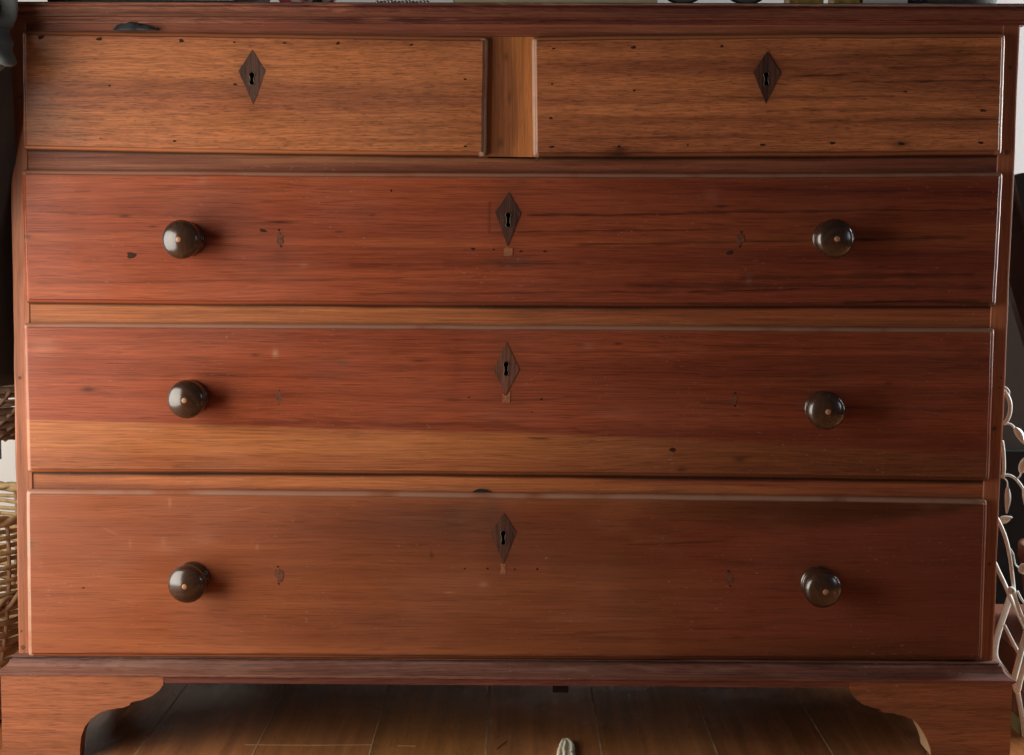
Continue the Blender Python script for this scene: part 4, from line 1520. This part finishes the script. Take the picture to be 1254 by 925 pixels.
for a in (806, 944):
    V, Fc = tube_geo([(topx(a), 0.005, ZT + 0.022), (topx(a), 0.09, ZT + 0.022), (topx(a), 0.13, ZT + 0.004)], 0.0014, 7)
    under(obj('temple', V, Fc, 'black_board', None), sg)
tag(sg, 'dark rimmed spectacles on the chest top, right of the cream book', 'spectacles')
# small boxes
for nm, a, b, mat, lab, grp in (('gold_box', 967, 1009, 'gold', 'left of the two small gold boxes on the chest top', 'gold boxes on the chest'),
                                ('gold_box', 1022, 1053, 'gold', 'right of the two small gold boxes on the chest top', 'gold boxes on the chest'),
                                ('white_box', 1058, 1112, 'wall', 'small white box on the chest top, right of the gold boxes', None)):
    rt = empty(nm, (topx((a + b) / 2), 0.02, ZT))
    under(bm_obj('box_body', box_bm(topx(a), topx(b), 0.002, 0.036, ZT, ZT + 0.022), mat, None, bevel=0.001), rt)
    under(bm_obj('lid', box_bm(topx(a) - 0.001, topx(b) + 0.001, 0.001, 0.037, ZT + 0.0221, ZT + 0.029), mat, None, bevel=0.001), rt)
    tag(rt, lab, 'box', grp)
V, Fc = lathe([(0.04, 0.0), (0.05, 0.004), (0.058, 0.02), (0.056, 0.02), (0.048, 0.006), (0.01, 0.004)], 40)
o = obj('grey_dish', [(v[0], v[2], -v[1]) for v in V], Fc, 'grey_cloth', None, smooth=True)
o.location = (topx(1175), 0.055, ZT)
tag(o, 'shallow grey dish at the right end of the chest top', 'dish')

# ------------------------------------------------------------------ cream cord end on the floor
cord = empty('cord_tassel', tuple(on_floor(694, 930)))
rr2 = random.Random(11)


def cordpts(pts, z):
    return [on_floor(x, y, z) for x, y in pts]


def strand(name, pts, r, z):
    P = catmull(cordpts(pts, z), 6)
    rad = [r * (0.75 + 0.35 * math.sin(i * 1.9) ** 2) * (0.45 + 0.55 * min(1, min(i, 200) / 4)) for i in range(len(P))]
    V, Fc = tube_geo(P, rad, 8)
    return under(obj(name, V, Fc, 'yarn', None, smooth=True), cord)


strand('cord', [(692, 905.5), (689, 910), (687, 916), (685, 923), (684, 934), (682, 960)], 0.0028, 0.0030)
strand('cord', [(693, 905.5), (697.5, 909), (700.5, 914), (700.5, 923), (702, 934), (704, 960)], 0.0030, 0.0032)
strand('cord', [(692.5, 906.5), (692.5, 912), (691, 918), (691.5, 926), (692, 940), (693, 960)], 0.0024, 0.0042)
strand('cord', [(694, 907), (696, 914), (696, 922), (697, 935), (698, 960)], 0.0016, 0.0028)
geos = []
for k in range(420):
    t = rr2.random()
    bx = 692.8 + rr2.uniform(-1, 1) * (2 + 8 * min(1, t * 2.2))
    by = 905 + t * 26
    p = Vector(on_floor(bx, by, 0.003 + rr2.random() * 0.002))
    d = Vector((rr2.uniform(-1, 1), rr2.uniform(-0.6, 0.9), rr2.uniform(0, 0.6))) * 0.0030
    geos.append(tube_geo([p, p + d * 0.6, p + d + Vector((0, 0, -0.0004))], 0.00011, 4))
V, Fc = merge(geos)
o = under(obj('fuzz', V, Fc, 'yarn', None), cord)
o['kind'] = 'stuff'
tag(cord, 'frayed end of cream cord lying on the floor below the chest', 'cord')


# set everything that stands on the (slightly sloping) chest top down on it
for nm in ('dark_tray', 'flowered_pouch', 'bead_string', 'cream_book', 'spectacles', 'gold_box', 'gold_box.001', 'white_box', 'grey_dish'):
    o = bpy.data.objects[nm]
    if o.type == 'EMPTY' or nm == 'grey_dish':
        cx = o.location.x
    else:
        cx = sum(v.co.x for v in o.data.vertices) / len(o.data.vertices)
    o.location.z += SLOPE_TOP * cx + 0.0003
